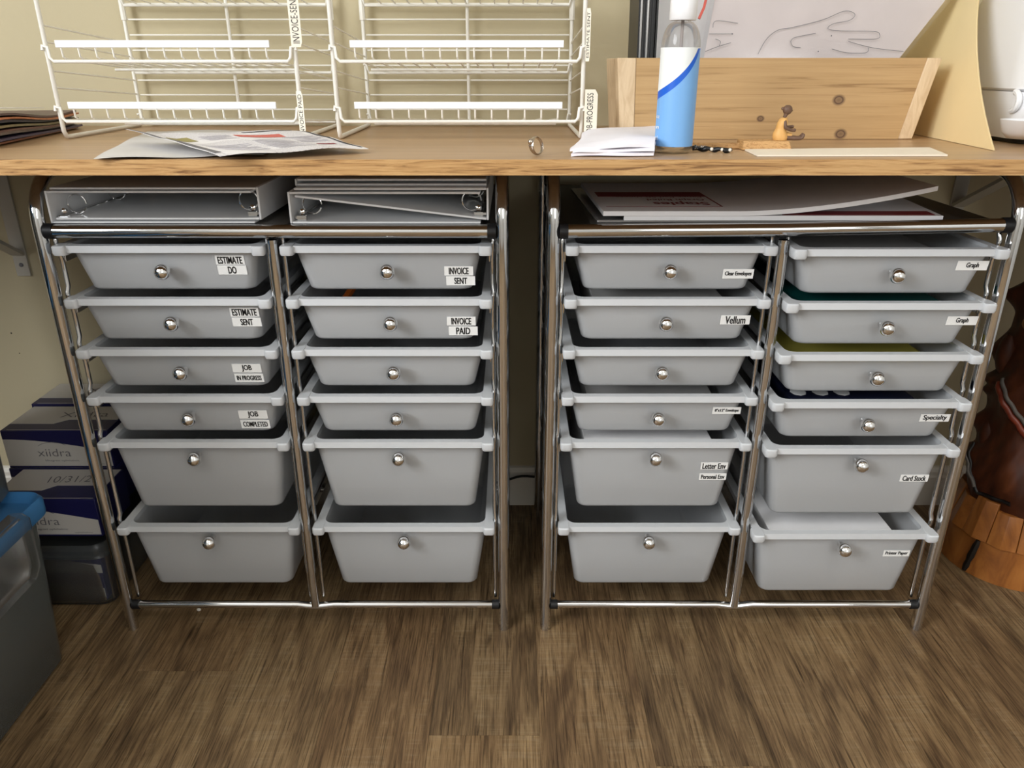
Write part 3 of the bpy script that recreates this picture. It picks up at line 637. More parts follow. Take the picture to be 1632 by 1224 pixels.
# ------------------------------------------------------------------ loose papers
def quad_sheet(name, cs, zf, m, label, nu=24, nv=16, t=.0004):
    P = [dz(*c) for c in cs]     # front-left, front-right, back-right, back-left
    def f(u, v):
        p = (P[0] * (1 - u) + P[1] * u) * (1 - v) + (P[3] * (1 - u) + P[2] * u) * v
        return (p.x, p.y, ZD + .001 + zf(u, v))
    o = tag(fin(name, MB().sheet(f, nu, nv, t), m, angle=50), label, 'paper'); return o, f
quad_sheet('paper_sheet', [(150, 256), (420, 250), (470, 211), (235, 211)], lambda u, v: .0012 + .0012 * math.sin(u * 9 + v * 4) + .0006 * math.sin(v * 13 + u * 3), 'paper_grey', 'crumpled plain grey-white sheet under the printed sheet')
def crease(u, v): return .0045 + .007 * v + .003 * abs(math.sin(u * 2.2 + .4)) + .0012 * math.sin(u * 11 + v * 5) + .010 * max(0, .16 - u) / .16 * v + .0006 * math.sin(v * 17)
o, f = quad_sheet('printed_sheet', [(352, 259), (588, 245), (478, 224), (205, 233)], crease, 'printed', 'wrinkled printed sheet overhanging the desk edge in front of the left rack')
def patch(u0, u1, v0, v1, m, nm='print_block'):
    q = MB().sheet(lambda u, v: Vector(f(u0 + (u1 - u0) * u, v0 + (v1 - v0) * v)) + Vector((0, 0, .0006)), 10, 6, .0002); fin(nm, q, m, o, angle=50)
patch(.01, .05, .06, .97, 'ink_grey'); patch(.97, .985, .05, .95, 'ink'); patch(.50, .78, .66, .76, 'red_seam'); patch(.60, .66, .67, .75, 'ink'); patch(.10, .22, .60, .74, 'olive'); patch(.80, .92, .26, .30, 'red_ink'); patch(.62, .92, .9, .93, 'ink')

for (u0, u1, v0, n_) in ((.12, .40, .12, 8), (.46, .70, .12, 10), (.74, .94, .38, 8), (.28, .46, .58, 5)):
    for i in range(n_): patch(u0, u1 - .05 * (i % 3 == 2), v0 + i * .034, v0 + i * .034 + .012, 'print_grey', 'text_line')
# ------------------------------------------------------------------ ring
rp = dz(855, 248); rg = thing('finger_ring', rp, 'silver finger ring standing on the desk edge', 'ring')
mb = MB(); n1, n2 = 36, 8; Rr = .0098; ax = Vector((.72, -.65, .22)).normalized(); e1 = ax.cross(Vector((0, 0, 1))).normalized(); e2 = e1.cross(ax); cc = rp + Vector((0, 0, .0112))
rs = []
for i in range(n1 + 1):
    a = 2 * math.pi * i / n1; d = e1 * math.cos(a) + e2 * math.sin(a); wd = .0024 + .0016 * max(0, math.cos(a - .5))
    rs.append([cc + d * (Rr + .0010 * math.cos(b)) + ax * wd * math.sin(b) for b in [2 * math.pi * k / n2 for k in range(n2)]])
fin('band', mb.rings(rs, False), 'silver_ring', rg, angle=60)
dd = e1 * math.cos(.5) + e2 * math.sin(.5)
fin('crest', MB().sphere(cc + dd * (Rr + .0008), .0036, 12, (1, 1, 1)), 'silver_ring', rg)

# ------------------------------------------------------------------ folded tissue
P = [dz(910, 250), dz(1042, 250), dz(1050, 222), dz(930, 224)]
def tis(k, z, am, inset):
    def g(u, v):
        p = (P[0] * (1 - u) + P[1] * u) * (1 - v) + (P[3] * (1 - u) + P[2] * u) * v
        wob = .0014 * math.sin(u * 6 + k * 2 + v * 3) + .0008 * math.sin(v * 11 + k + u * 5)
        ed = min(1, u * 9 + .25) * min(1, v * 8 + .45)
        return (p.x + (.002 * math.sin(v * 7 + k * 2)) * (1 - u), p.y + .0015 * math.sin(u * 8 + k * 3) * (1 - v), ZD + z * (.7 + .3 * ed) + wob * am + (.0015 + .0025 * k) * min(1, u * 1.5) * ed)
    return g
ts = thing('folded_tissue', (P[0] + P[2]) / 2, 'white folded paper napkin beside the spray bottle', 'napkin')
for k, (z, am, t) in enumerate(((.0048, .2, .0036), (.0088, .45, .0032), (.0128, .8, .0034))):
    fin('fold', MB().sheet(tis(k, z, am, k * .8), 26, 14, t * .9), 'tissue', ts, angle=60)

# ------------------------------------------------------------------ spray bottle
bp = dz(1072, 243); rb = .0228
bt = thing('spray_bottle', bp, 'clear spray bottle with blue and white label and white cap', 'bottle')
z = bp.z
def lay(prof): return MB().lathe((bp.x, bp.y, z), prof, 40, caps=False)
out = [(.0005, .0012), (rb * .7, .0006), (rb * .93, .0015), (rb, .005), (rb, .06), (rb, .118)] + [(rb * (.42 + .58 * math.cos(R(a))), .118 + .028 * math.sin(R(a))) for a in range(10, 91, 10)] + [(.0095, .148)]
fin('shell', lay(out), 'clear_plastic', bt, angle=60)
fin('liquid', MB().lathe((bp.x, bp.y, z), [(.001, .0025), (rb * .9, .003), (rb * .955, .006), (rb * .955, .110), (.001, .110)], 32), 'liquid', bt, angle=60)
lb = MB(); n = 96; lab_z0, lab_z1 = .0085, .1185; rows = 44; rl = rb * 1.006
for j in range(rows):
    for i in range(n):
        a0, a1 = 2 * math.pi * i / n, 2 * math.pi * (i + 1) / n
        z0_, z1_ = lab_z0 + (lab_z1 - lab_z0) * j / rows, lab_z0 + (lab_z1 - lab_z0) * (j + 1) / rows
        lb.add([(bp.x + rl * math.cos(a), bp.y + rl * math.sin(a), z + q) for a, q in ((a0, z0_), (a1, z0_), (a1, z1_), (a0, z1_))], [(0, 1, 2, 3)], 0)
# the swoosh follows the angle round the bottle
vv = []
def swoosh(a):
    s = ((math.degrees(a) + 195) % 360) / 150        # 0 at the left of the view, 1 at the right
    s = min(max(s, -.2), 1.3); return .060 + .012 * s + .034 * s ** 2.4
lb = MB()
for i in range(n):
    a0, a1 = 2 * math.pi * i / n, 2 * math.pi * (i + 1) / n
    def quad(f0, f1, m): lb.add([(bp.x + rl * math.cos(a), bp.y + rl * math.sin(a), z + q) for a, q in ((a0, f0(a0)), (a1, f0(a1)), (a1, f1(a1)), (a0, f1(a0)))], [(0, 1, 2, 3)], m)
    lo = lambda a: lab_z0; hi = lambda a: lab_z1; s0 = lambda a: min(lab_z1 - .002, swoosh(a)); s1 = lambda a: min(lab_z1 - .001, swoosh(a) + .009)
    quad(lo, s0, 0); quad(s0, s1, 1); quad(s1, hi, 2)
fin('label', lb, ['label_sky', 'label_blue', 'label_paper'], bt, angle=60)
fin('cap', MB().lathe((bp.x, bp.y, z), [(.0148, .1475), (.0156, .149), (.0156, .1705), (.0148, .1715), (.0092, .172), (.0088, .184), (.0105, .186), (.0105, .196), (.006, .199)], 32), 'appliance_white', bt, angle=50)
fin('dip_tube', MB().tube([(bp.x + .001, bp.y, z + .006), (bp.x, bp.y, z + .148)], .002, 8), 'sleeve_film', bt)
tx = MB()
for s_, zz_, hh in (('mL', .018, .005), ('fl', .030, .003), ('oz', .042, .003)):
    a = R(188 + 8); put_text(tx, s_, (bp.x + rl * math.cos(a), bp.y + rl * math.sin(a), z + zz_), (-math.sin(a), math.cos(a), 0), (0, 0, 1), .008, hh, 0, .01, .0003)
fin('print', tx, 'label_white', bt, smooth=False)

# ------------------------------------------------------------------ wooden box with papers
y0, y1, h = 1.162, 1.30, .1085; bl, br, tl, tr = .156, .578, .147, .5985; tb = .02
bx = thing('wooden_box', ((bl + br) / 2, y0, ZD), 'pine wooden box with sloping ends holding papers', 'wooden box')
Z0, Z1 = ZD + .0005, ZD + h
def sl(x, xt, z): return x + (xt - x) * (z - Z0) / h
fin('end_board', MB().hexa([(bl, y0, Z0), (bl + tb, y0, Z0), (bl + tb, y1, Z0), (bl, y1, Z0), (tl, y0, Z1), (tl + tb + .006, y0, Z1), (tl + tb + .006, y1, Z1), (tl, y1, Z1)]), 'pine_end', bx, bev=.0012)
fin('end_board', MB().hexa([(br - tb, y0, Z0), (br, y0, Z0), (br, y1, Z0), (br - tb, y1, Z0), (tr - tb, y0, Z1), (tr, y0, Z1), (tr, y1, Z1), (tr - tb, y1, Z1)]), 'pine_end', bx, bev=.0012)
e = .0003
for nm, ya, yb, m in (('front_board', y0 + .0008, y0 + .016, 'pine_front'), ('back_board', y1 - .016, y1 - .0008, 'pine')):
    fin(nm, MB().hexa([(bl + tb + e, ya, Z0), (br - tb - e, ya, Z0), (br - tb - e, yb, Z0), (bl + tb + e, yb, Z0), (tl + tb + .006 + e, ya, Z1), (tr - tb - e, ya, Z1), (tr - tb - e, yb, Z1), (tl + tb + .006 + e, yb, Z1)]), m, bx, smooth=False)
fin('bottom_board', MB().box(bl + tb + e, br - tb - e, y0 + .0165, y1 - .0165, Z0, Z0 + .01), 'pine', bx, smooth=False)
zi = Z0 + .0106
# black folders with shiny sleeve edges at the left
for i, lab in enumerate(('leftmost black presentation folder with shiny sleeve edges in the pine box', 'middle black presentation folder standing in the pine box', 'black presentation folder next to the white card in the pine box')):
    xa = .178 + i * .0092
    fo = thing('presentation_folder', (xa, 1.23, zi), lab, 'folder', 'black folders in the pine box')
    def slab(x0_, x1_, ya, yb, zt_, nm, m): fin(nm, MB().hexa([(x0_, ya, zi), (x1_, ya, zi), (x1_, yb, zi), (x0_, yb, zi), (x0_ - .004, ya, zt_), (x1_ - .004, ya, zt_), (x1_ - .004, yb, zt_), (x0_ - .004, yb, zt_)]), m, fo, smooth=False)
    slab(xa, xa + .0024, 1.183, 1.275, 1.06, 'cover', 'black_plastic'); slab(xa + .0064, xa + .0088, 1.183, 1.275, 1.06, 'cover', 'black_plastic')
    slab(xa + .0026, xa + .0062, 1.187, 1.272, 1.05, 'sleeves', 'silver_sleeve' if i < 2 else 'black_plastic')
# white card and plastic sleeve with a drawing
def leaning(poly, ybot, ytop, t, bow=0):
    """a sheet leaning back; poly in (x, z)"""
    zl = min(p[1] for p in poly); zh = max(p[1] for p in poly)
    n = 14; A, B, C, D = poly
    def f(u, v):
        x = (A[0] * (1 - u) + B[0] * u) * (1 - v) + (D[0] * (1 - u) + C[0] * u) * v; q = (A[1] * (1 - u) + B[1] * u) * (1 - v) + (D[1] * (1 - u) + C[1] * u) * v
        k = (q - zl) / (zh - zl); return (x, ybot + (ytop - ybot) * k + bow * math.sin(u * 7 + v * 3) * (.3 + k), q)
    return f
fc = leaning([(.214, zi + .001), (.47, zi + .001), (.49, 1.10), (.212, 1.10)], 1.235, 1.30, .001)
tag(fin('white_card', MB().sheet(fc, 8, 8, .001, tv=(0, -1, 0)), 'paper', angle=40), 'plain white card sheet behind the spray bottle in the pine box', 'card')
fs_ = leaning([(.262, zi + .0015), (.5015, zi + .0015), (.656, .985), (.29, .985)], 1.205, 1.242, .001, .0012)
sv = thing('drawing_sleeve', (.40, 1.21, zi), 'clear plastic sleeve holding a pencil drawing in the pine box', 'plastic sleeve')
fin('drawing_sheet', MB().sheet(lambda u, v: Vector(fs_(.02 + .96 * u, .01 + .97 * v)) + Vector((0, .0016, 0)), 14, 10, .0006, tv=(0, -1, 0)), 'drawing_paper', sv, angle=40)
fin('film', MB().sheet(fs_, 14, 10, .0004, tv=(0, -1, 0)), 'clear_plastic', sv, angle=40)
dr = MB()
def stroke(pts):
    w3 = []
    for (u_, v_) in pts:
        best = None
        # the sleeve lies close to a leaning plane: intersect the sight line with it
        Y = 1.225
        for _ in range(4):
            p = atY(u_, v_, Y); k = (p.z - zi) / (.985 - zi); Y = 1.205 + .037 * k - .0024
        w3.append(atY(u_, v_, Y))
    dr.tube(w3, .00035, 5)
def curve(pts, n=6):
    o_ = []
    P_ = [pts[0]] + pts + [pts[-1]]
    for i in range(1, len(P_) - 2):
        for k in range(n):
            t = k / n; p0_, p1_, p2_, p3_ = P_[i - 1], P_[i], P_[i + 1], P_[i + 2]
            o_.append(tuple(.5 * (2 * p1_[c_] + (p2_[c_] - p0_[c_]) * t + (2 * p0_[c_] - 5 * p1_[c_] + 4 * p2_[c_] - p3_[c_]) * t * t + (3 * p1_[c_] - p0_[c_] - 3 * p2_[c_] + p3_[c_]) * t ** 3) for c_ in (0, 1)))
    return o_ + [pts[-1]]
for st in ([(1136, 44), (1142, 33), (1176, 37)], [(1130, 54), (1166, 54)], [(1124, 82), (1145, 74), (1165, 68)], [(1208, 86), (1222, 62), (1240, 48), (1262, 44), (1310, 32), (1345, 18), (1362, 22), (1355, 32), (1328, 38), (1320, 46), (1340, 49), (1392, 50), (1402, 55), (1396, 62), (1352, 62)], [(1260, 66), (1266, 60), (1284, 56), (1300, 53)], [(1260, 66), (1264, 74), (1276, 76)], [(1326, 78), (1350, 84), (1380, 84), (1384, 76)], [(1140, 62), (1148, 66), (1146, 74)], [(1352, 66), (1390, 76), (1440, 82)]):
    stroke(curve(st))
for c in ((1167, 54), (1325, 57), (1304, 82)):
    Y = 1.222; dr.sphere(atY(c[0], c[1], Y - .003), .0011, 8, (1, .3, 1))
fin('pencil_drawing', dr, 'ink_grey', sv)
rz = MB(); P0 = [atY(1114, 30, 1.222), atY(1122, 12, 1.224), atY(1130, -20, 1.229)]
fin('red_seam', MB().tube(P0, .002, 6), 'red_seam', sv)

# manila folder leaning at the end of the box
ml = thing('manila_folder', (.62, 1.2, ZD), 'tan manila folder standing between the pine box and the white machine', 'folder')
for k, off in ((0, 0), (1, .0022)):
    def f(u, v, off=off):
        zt_ = ZD + .0006 + .27 * v
        yf_ = 1.004 + .33 * v - .10 * v * v + off; y = yf_ + (1.405 - yf_) * u
        return (.6045 + off + .030 * u + .010 * v + .055 * v * v + .006 * math.sin(v * 3.1) * (1 - u), y, zt_)
    fin('leaf', MB().sheet(f, 10, 14, .0008, tv=(-1, 0, 0)), 'manila', ml, angle=40)
# box behind and white machine
bb = thing('storage_carton', (.86, 1.36, ZD), 'beige lidded carton against the wall behind the white machine', 'box')
fin('carton_body', MB().box(.702, 1.0, 1.345, 1.425, ZD + .0005, .926), 'beige_box', bb, bev=.002); fin('lid', MB().box(.698, 1.004, 1.341, 1.427, .9262, .962), 'beige_box', bb, bev=.002)
mc = thing('white_machine', (.772, 1.15, ZD), 'white countertop machine with a drip tray at the far right', 'appliance')
cx, cy = .772, 1.18
fin('base_plate', MB().rings([rrect(cx, cy, .17, .20, .03, ZD + .0005, 6), rrect(cx, cy, .17, .20, .03, ZD + .006, 6)]), 'black_plastic', mc)
fin('lower_body', MB().rings([rrect(cx, cy, .178, .20, .035, ZD + .006, 6), rrect(cx, cy, .182, .20, .035, ZD + .02, 6), rrect(cx, cy, .182, .20, .035, .834, 6)]), 'appliance_white', mc)
fin('upper_body', MB().rings([rrect(cx, cy, .182, .205, .05, .8345, 8), rrect(cx, cy, .19, .212, .05, .838, 8), rrect(cx, cy, .186, .208, .05, .945, 8), rrect(cx, cy, .180, .2, .05, .955, 8), rrect(cx, cy, .165, .18, .05, .959, 8)]), 'appliance_white', mc)
trp = []
for i in range(7):
    a = R(90 + 90 * i / 6); trp.append((.034 * math.cos(a), .03 * math.sin(a)))
fin('tray', MB().rings([rrect(cx - .040, 1.066, .15, .030, .014, ZD + .010, 5), rrect(cx - .040, 1.058, .172, .046, .02, ZD + .018, 5), rrect(cx - .040, 1.052, .186, .058, .024, ZD + .034, 5), rrect(cx - .040, 1.052, .18, .052, .022, ZD + .034, 5), rrect(cx - .040, 1.056, .165, .042, .02, ZD + .022, 5)]), 'appliance_white', mc)
fin('spout_panel', MB().box(cx - .065, cx + .045, 1.068, 1.0745, ZD + .036, .826), 'appliance_white', mc, bev=.003)
fin('button', MB().lathe((cx - .052, 1.0678, .815), [(.005, 0), (.005, .002), (.003, .003)], 16, axis='Y'), 'appliance_grey', mc)
fin('latch', MB().box(cx - .084, cx - .072, 1.074, 1.088, ZD + .034, ZD + .045).box(cx - .081, cx - .076, 1.074, 1.084, ZD + .0445, ZD + .05), 'black_plastic', mc, bev=.001)
hb = MB().tube(arc((cx - .0925, 1.11, .822), .012, 90, 270, 10, 'YZ') + [], .004, 8); fin('side_handle', hb, 'appliance_white', mc)

# ------------------------------------------------------------------ small things at the desk edge
st = [dz(1207, 250), dz(1510, 249.5), dz(1481, 237.5), dz(1187, 240.5)]
tag(fin('paper_strip', MB().prism([p + Vector((0, 0, .0004)) for p in st], (0, 0, .0018)), 'paper_cream', smooth=False), 'long cream paper strip lying along the desk edge', 'paper strip')
# block with seated carved figure
fg = thing('seated_figurine', (.315, 1.02, ZD), 'small carved wooden figurine in a tan dress seated on a wood block', 'figurine')
p = dz(1184, 240); q = dz(1262, 240); zb = ZD + .0112
fin('base_block', MB().hexa([(p.x, p.y, ZD + .0004), (q.x, q.y, ZD + .0004), (q.x, q.y + .032, ZD + .0004), (p.x - .002, q.y + .032, ZD + .0004), (p.x, p.y + .001, zb), (q.x - .004, p.y + .001, zb), (q.x - .002, p.y + .032, zb), (p.x + .001, p.y + .032, zb)]), 'block_wood', fg, bev=.0008)
fy = p.y + .015; fx = dz(1214, 230).x
def skin(name, verts, edges, parent, m, org):
    me = bpy.data.meshes.new(name); o0 = Vector(org); me.from_pydata([Vector(v[:3]) - o0 for v in verts], edges, []); me.materials.append(MATS[m])
    o = bpy.data.objects.new(name, me); col.objects.link(o); o.parent = parent; o.location = o0 - wl(parent); W[o.name] = o0
    sm = o.modifiers.new('skin', 'SKIN'); sm.use_smooth_shade = True
    for i, v in enumerate(verts): me.skin_vertices[0].data[i].radius = (v[3], v[3])
    me.skin_vertices[0].data[0].use_root = True
    s2 = o.modifiers.new('sub', 'SUBSURF'); s2.levels = 2; s2.render_levels = 2
    return o
V = [(fx, fy, zb + .005, .0045), (fx + .001, fy, zb + .016, .0042), (fx + .003, fy, zb + .025, .0032), (fx + .0042, fy, zb + .0285, .0018), (fx + .0055, fy, zb + .033, .0040), (fx + .007, fy, zb + .0375, .0042), (fx + .007, fy, zb + .041, .0022)]
E = [(0, 1), (1, 2), (2, 3), (3, 4), (4, 5), (5, 6)]
for s in (-1, 1):
    i = len(V); V += [(fx + .003, fy + s * .0055, zb + .024, .0024), (fx + .004, fy + s * .0075, zb + .0155, .0024), (fx + .0125, fy + s * .005, zb + .0125 + (s > 0) * .003, .0020), (fx + .019, fy + s * .004, zb + .0165 - (s < 0) * .004, .0026)]
    E += [(2, i), (i, i + 1), (i + 1, i + 2), (i + 2, i + 3)]
    j = len(V); V += [(fx + .006, fy + s * .003, zb + .0035, .003), (fx + .017, fy + s * .004, zb + .0028, .0030), (fx + .028, fy + s * .004, zb + .0026, .0026), (fx + .031 + s * .001, fy + s * .0045, zb + .0085, .0018)]
    E += [(0, j), (j, j + 1), (j + 1, j + 2), (j + 2, j + 3)]
skin('body', V, E, fg, 'skin_wood', (fx, fy, zb))
fin('dress', MB().rings([[Vector((fx + dx + rx * math.cos(t), fy + ry * math.sin(t), zb + zz_)) for t in [2 * math.pi * k / 16 for k in range(16)]] for (zz_, rx, ry, dx) in ((.0003, .0085, .0085, .0015), (.004, .0098, .009, .0015), (.009, .0085, .008, .0005), (.0145, .0060, .0068, .001), (.0155, .0062, .0070, .001), (.021, .0060, .0075, .002), (.0255, .0048, .0068, .003), (.0275, .0028, .0035, .004))]), 'dress_wood', fg, angle=60)
fin('lap', MB().tube([(fx + .004, fy, zb + .0052), (fx + .010, fy, zb + .0050), (fx + .015, fy, zb + .0045)], [.0052, .0048, .0040], 12), 'dress_wood', fg, angle=60)
fin('hair_bun', MB().sphere((fx + .0005, fy, zb + .038), .0022, 10), 'skin_wood', fg)
fin('head', MB().sphere((fx + .0065, fy, zb + .0365), .0060, 16, (1, .85, 1)).sphere((fx + .0122, fy, zb + .0355), .0012, 8), 'skin_wood', fg, angle=70)
# wood stick and key bunch
a = dz(1098, 236); b = dz(1190, 238)
stt = MB().hexa([a + Vector((0, -.001, .0004)), b + Vector((-.006, 0, .0004)), b + Vector((-.006, .009, .0004)), a + Vector((0, .008, .0004)), a + Vector((0, -.001, .006)), b + Vector((-.006, 0, .0075)), b + Vector((-.006, .009, .0075)), a + Vector((0, .008, .006))])
tag(fin('wooden_stick', stt, 'block_wood', smooth=False, bev=.001), 'short flat wooden stick behind the dark clasp beside the bottle', 'stick')
kc = thing('hair_clasp', dz(1130, 243), 'black clasp with small pale beads beside the spray bottle', 'clasp')
P0, P1 = dz(1102, 241), dz(1166, 244)
fin('clasp_body', MB().tube([P0 + (P1 - P0) * t + Vector((0, -.002 + .002 * math.sin(t * 14), .0036 + .001 * math.sin(t * 20))) for t in [i / 12 for i in range(13)]], [.0028 + .0008 * math.sin(i * 2) for i in range(13)], 10), 'black_plastic', kc, angle=60)
fin('clasp_spring', MB().tube([P0 + Vector((.002 + .014 * t, -.005 + .001 * math.sin(t * 40), .005 + .002 * math.cos(t * 40))) for t in [i / 40 for i in range(41)]], .0009, 6), 'silver_ring', kc)
for t in (.48, .74, .93): fin('bead', MB().sphere(P0 + (P1 - P0) * t + Vector((0, -.0045, .004)), .0022, 10), 'crumb', kc)

# ------------------------------------------------------------------ left: clear bin, medicine cartons
def tub(name, x0, x1, y0, y1, z0, z1, tp, label, m, lid=None, lidm=None, grp=None):
    t = thing(name, ((x0 + x1) / 2, (y0 + y1) / 2, z0), label, 'storage bin', grp); cx, cy, wx, wy = (x0 + x1) / 2, (y0 + y1) / 2, x1 - x0, y1 - y0; th = .0022
    mb = MB(); rs = []
    for (z, o) in ((z1, 0), (z0 + .01, 0), (z0 + .001, .006)): k = (z1 - z) / (z1 - z0); rs.append(rrect(cx, cy, wx - 2 * tp * k - 2 * o, wy - 2 * tp * k - 2 * o, .02, z, 5))
    n = len(rs[0]); mb.rings(rs, False); mb.f.append([2 * n + j for j in range(n)]); mb.mi.append(0)
    rs = []
    for (z, o) in ((z1, th), (z0 + .012, th), (z0 + .0035, .008)): k = (z1 - z) / (z1 - z0); rs.append(rrect(cx, cy, wx - 2 * tp * k - 2 * o, wy - 2 * tp * k - 2 * o, .02, z, 5))
    b0 = len(mb.v); mb.rings(rs, False); mb.f.append([b0 + 2 * n + j for j in range(n)]); mb.mi.append(0)
    for j in range(n): k = (j + 1) % n; mb.f.append([j, k, b0 + k, b0 + j]); mb.mi.append(0)
    fin('tub', mb, m, t)
    if lid:
        o, hh, lip = lid
        fin('lid', MB().rings([rrect(cx, cy, wx + 2 * o - .004, wy + 2 * o - .004, .024, z1 - lip, 5), rrect(cx, cy, wx + 2 * o, wy + 2 * o, .026, z1 - lip + .003, 5), rrect(cx, cy, wx + 2 * o, wy + 2 * o, .026, z1 + hh - .006, 5), rrect(cx, cy, wx + 2 * o - .008, wy + 2 * o - .008, .024, z1 + hh, 5)]) if lip <= 0 else
            MB().rings([rrect(cx, cy, wx + .001, wy + .001, .02, z1 - lip, 5), rrect(cx, cy, wx + 2 * o - .002, wy + 2 * o - .002, .024, z1 - lip, 5), rrect(cx, cy, wx + 2 * o, wy + 2 * o, .026, z1 - lip + .003, 5), rrect(cx, cy, wx + 2 * o, wy + 2 * o, .026, z1 + hh - .006, 5), rrect(cx, cy, wx + 2 * o - .008, wy + 2 * o - .008, .024, z1 + hh, 5), rrect(cx, cy, wx + .001, wy + .001, .02, z1 + .0008, 5)]), lidm, t)
    return t
bn = tub('storage_bin', -1.10, -.692, .45, .972, .0005, .274, .012, 'clear plastic bin with blue lid standing on the floor at far left', 'clear_bin_haze', (.012, .016, .012), 'lid_blue')
fin('latch', MB().rings([rrect(-.684, .86, .012, .10, .004, .19, 3), rrect(-.677, .86, .014, .11, .005, .21, 3), rrect(-.674, .86, .014, .11, .005, .288, 3), rrect(-.685, .86, .02, .11, .005, .2945, 3)]), 'clear_bin', bn)
tub('storage_bin', -1.09, -.716, .47, .979, .2908, .545, .006, 'clear plastic bin stacked on the blue lid at far left', 'clear_bin_haze', (.010, .014, .012), 'lid_blue')  # its lid is added, part of the taller stack that shades the left
tub('storage_bin', -1.10, -.745, .47, .975, .5600, .725, .006, 'added unseen bin on top of the stack at far left, blocking light', 'clear_bin_haze', (.010, .014, .012), 'lid_blue')  # extra bin added out of view to keep light off the lower left
for (za, zb, lab) in ((.2945, .50, 'added grey fabric blocking light in the second storage bin'), (.5640, .70, 'added grey fabric blocking light in the topmost storage bin')):  # opaque filling added so the upper bins stop the window light
    tag(fin('added_fabric', MB().rings([rrect(-.915, .722, .26, .40, .03, za + .001, 5), rrect(-.915, .722, .30, .43, .04, za + .03, 5), rrect(-.915, .722, .30, .43, .04, zb - .02, 5), rrect(-.915, .722, .26, .39, .04, zb, 5)]), 'added_fabric_grey'), lab, 'fabric')
# things inside the lower bin
def crumple(u, v):
    x = -1.03 + .30 * u; y = .52 + .42 * v; e = min(1, 6 * min(u, 1 - u)) * min(1, 6 * min(v, 1 - v))
    n_ = math.sin(u * 19 + v * 7) + math.sin(v * 23 - u * 11) + .7 * math.sin(u * 37 + v * 31) + .5 * math.sin(u * 53 - v * 47)
    return (x, y, .008 + e * (.085 + .016 * n_))
tag(fin('plastic_wrap', MB().sheet(crumple, 44, 44, .0012), 'bag_film', angle=25), 'crumpled clear plastic bags inside the floor bin with the blue lid', 'plastic bag')
sb = tub('storage_bin', -.905, -.682, 1.075, 1.408, .0005, .118, .006, 'small clear bin under the stacked navy cartons beside the cart', 'clear_bin', (.006, .014, .012), 'clear_bin')
def carton(x0, x1, y0, y1, z0, z1, label, name='medicine_carton', deco=True, rot=0, write=None, logo=True):
    t = thing(name, ((x0 + x1) / 2, (y0 + y1) / 2, z0), label, 'box', 'navy and white cartons beside the cart')
    fin('carton_body', MB().box(x0, x1, y0, y1, z0, z1), 'navy', t, bev=.0012)
    w_, h_ = x1 - x0, z1 - z0; g = MB(); e = .0004
    # white lower front panel with a curved top
    poly = [(x0 + .001, y0 - e, z0 + .004), (x1 - .002, y0 - e, z0 + .004), (x1 - .002, y0 - e, z0 + h_ * .45)] + [(x1 - .002 - (w_ - .003) * k / 10, y0 - e, z0 + h_ * (.45 + .32 * math.sin(k / 10 * math.pi / 2))) for k in range(1, 11)]
    g.prism(poly, (0, e * .8, 0))
    # white paper flap on top
    g.prism([(x0 + .002, y0 + .028, z1 + .0001), (x0 + w_ * .42, y0 + .028, z1 + .0001), (x0 + w_ * .52, y0 + .045, z1 + .0001), (x1 - .003, y0 + .045, z1 + .0001), (x1 - .003, y1 - .002, z1 + .0001), (x0 + .002, y1 - .002, z1 + .0001)], (0, 0, e))
    g.box(x0 + .01, x1 - .004, y0 + .0035, y0 + .0042, z1, z1 + .0003)
    fin('white_panel', g, 'carton_white', t, smooth=False)
    k = MB()
    if logo:
        put_text(k, 'xiidra', (x0 + w_ * .46, y0 - .0005, z0 + h_ * .42), (1, 0, 0), (0, 0, 1), .058, .015, 0, -.008)
        k.tube([(x0 + w_ * .46 + .03 * math.cos(R(a_)), y0 - .0006, z0 + h_ * .48 + .016 * math.sin(R(a_))) for a_ in range(40, 150, 12)], .0004, 5)
        put_text(k, 'lifitegrast ophthalmic', (x0 + w_ * .52, y0 - .0005, z0 + h_ * .2), (1, 0, 0), (0, 0, 1), .06, .0045, 0, 0)
    if write:
        k2 = MB(); put_text(k2, write, (x0 + w_ * .62, y0 + .066, z1 + .0006), (1, .05, 0), (-.2, 1, 0), .085, .022, 0, -.008); fin('handwriting', k2, 'ink_grey', t, smooth=False)
    put_text(k, 'ophthalmic', (x1 - .03, y0 - .0005, z0 + .008), (1, 0, 0), (0, 0, 1), .03, .003, 0, 0)
    fin('print', k, 'ink_grey', t, smooth=False)
    return t
ZL = .1326
carton(-.868, -.690, 1.10, 1.203, ZL, ZL + .072, 'navy and white carton with handwritten date, on the small bin, nearest the floor bin', write='10/31/20')
carton(-.895, -.705, 1.2045, 1.308, ZL, ZL + .072, 'navy carton behind the dated carton, under the carton with the logo', name='medicine_carton', logo=False)
carton(-.895, -.705, 1.31, 1.410, ZL, ZL + .072, 'navy carton on the small bin, closest to the wall', logo=False)
carton(-.893, -.706, 1.206, 1.31, ZL + .073, ZL + .146, 'navy and white carton with grey xiidra logo showing, upper row of the stack', write='Xiidra')
carton(-.898, -.710, 1.3115, 1.411, ZL + .073, ZL + .150, 'topmost navy carton against the wall behind the logo carton', write='Xiidra', logo=False)
carton(-.882, -.705, 1.096, 1.19, .006, .058, 'navy and white carton at the bottom inside the small clear bin', logo=False)
carton(-.885, -.70, 1.094, 1.19, .0588, .104, 'navy and white carton on top inside the small clear bin', logo=False)

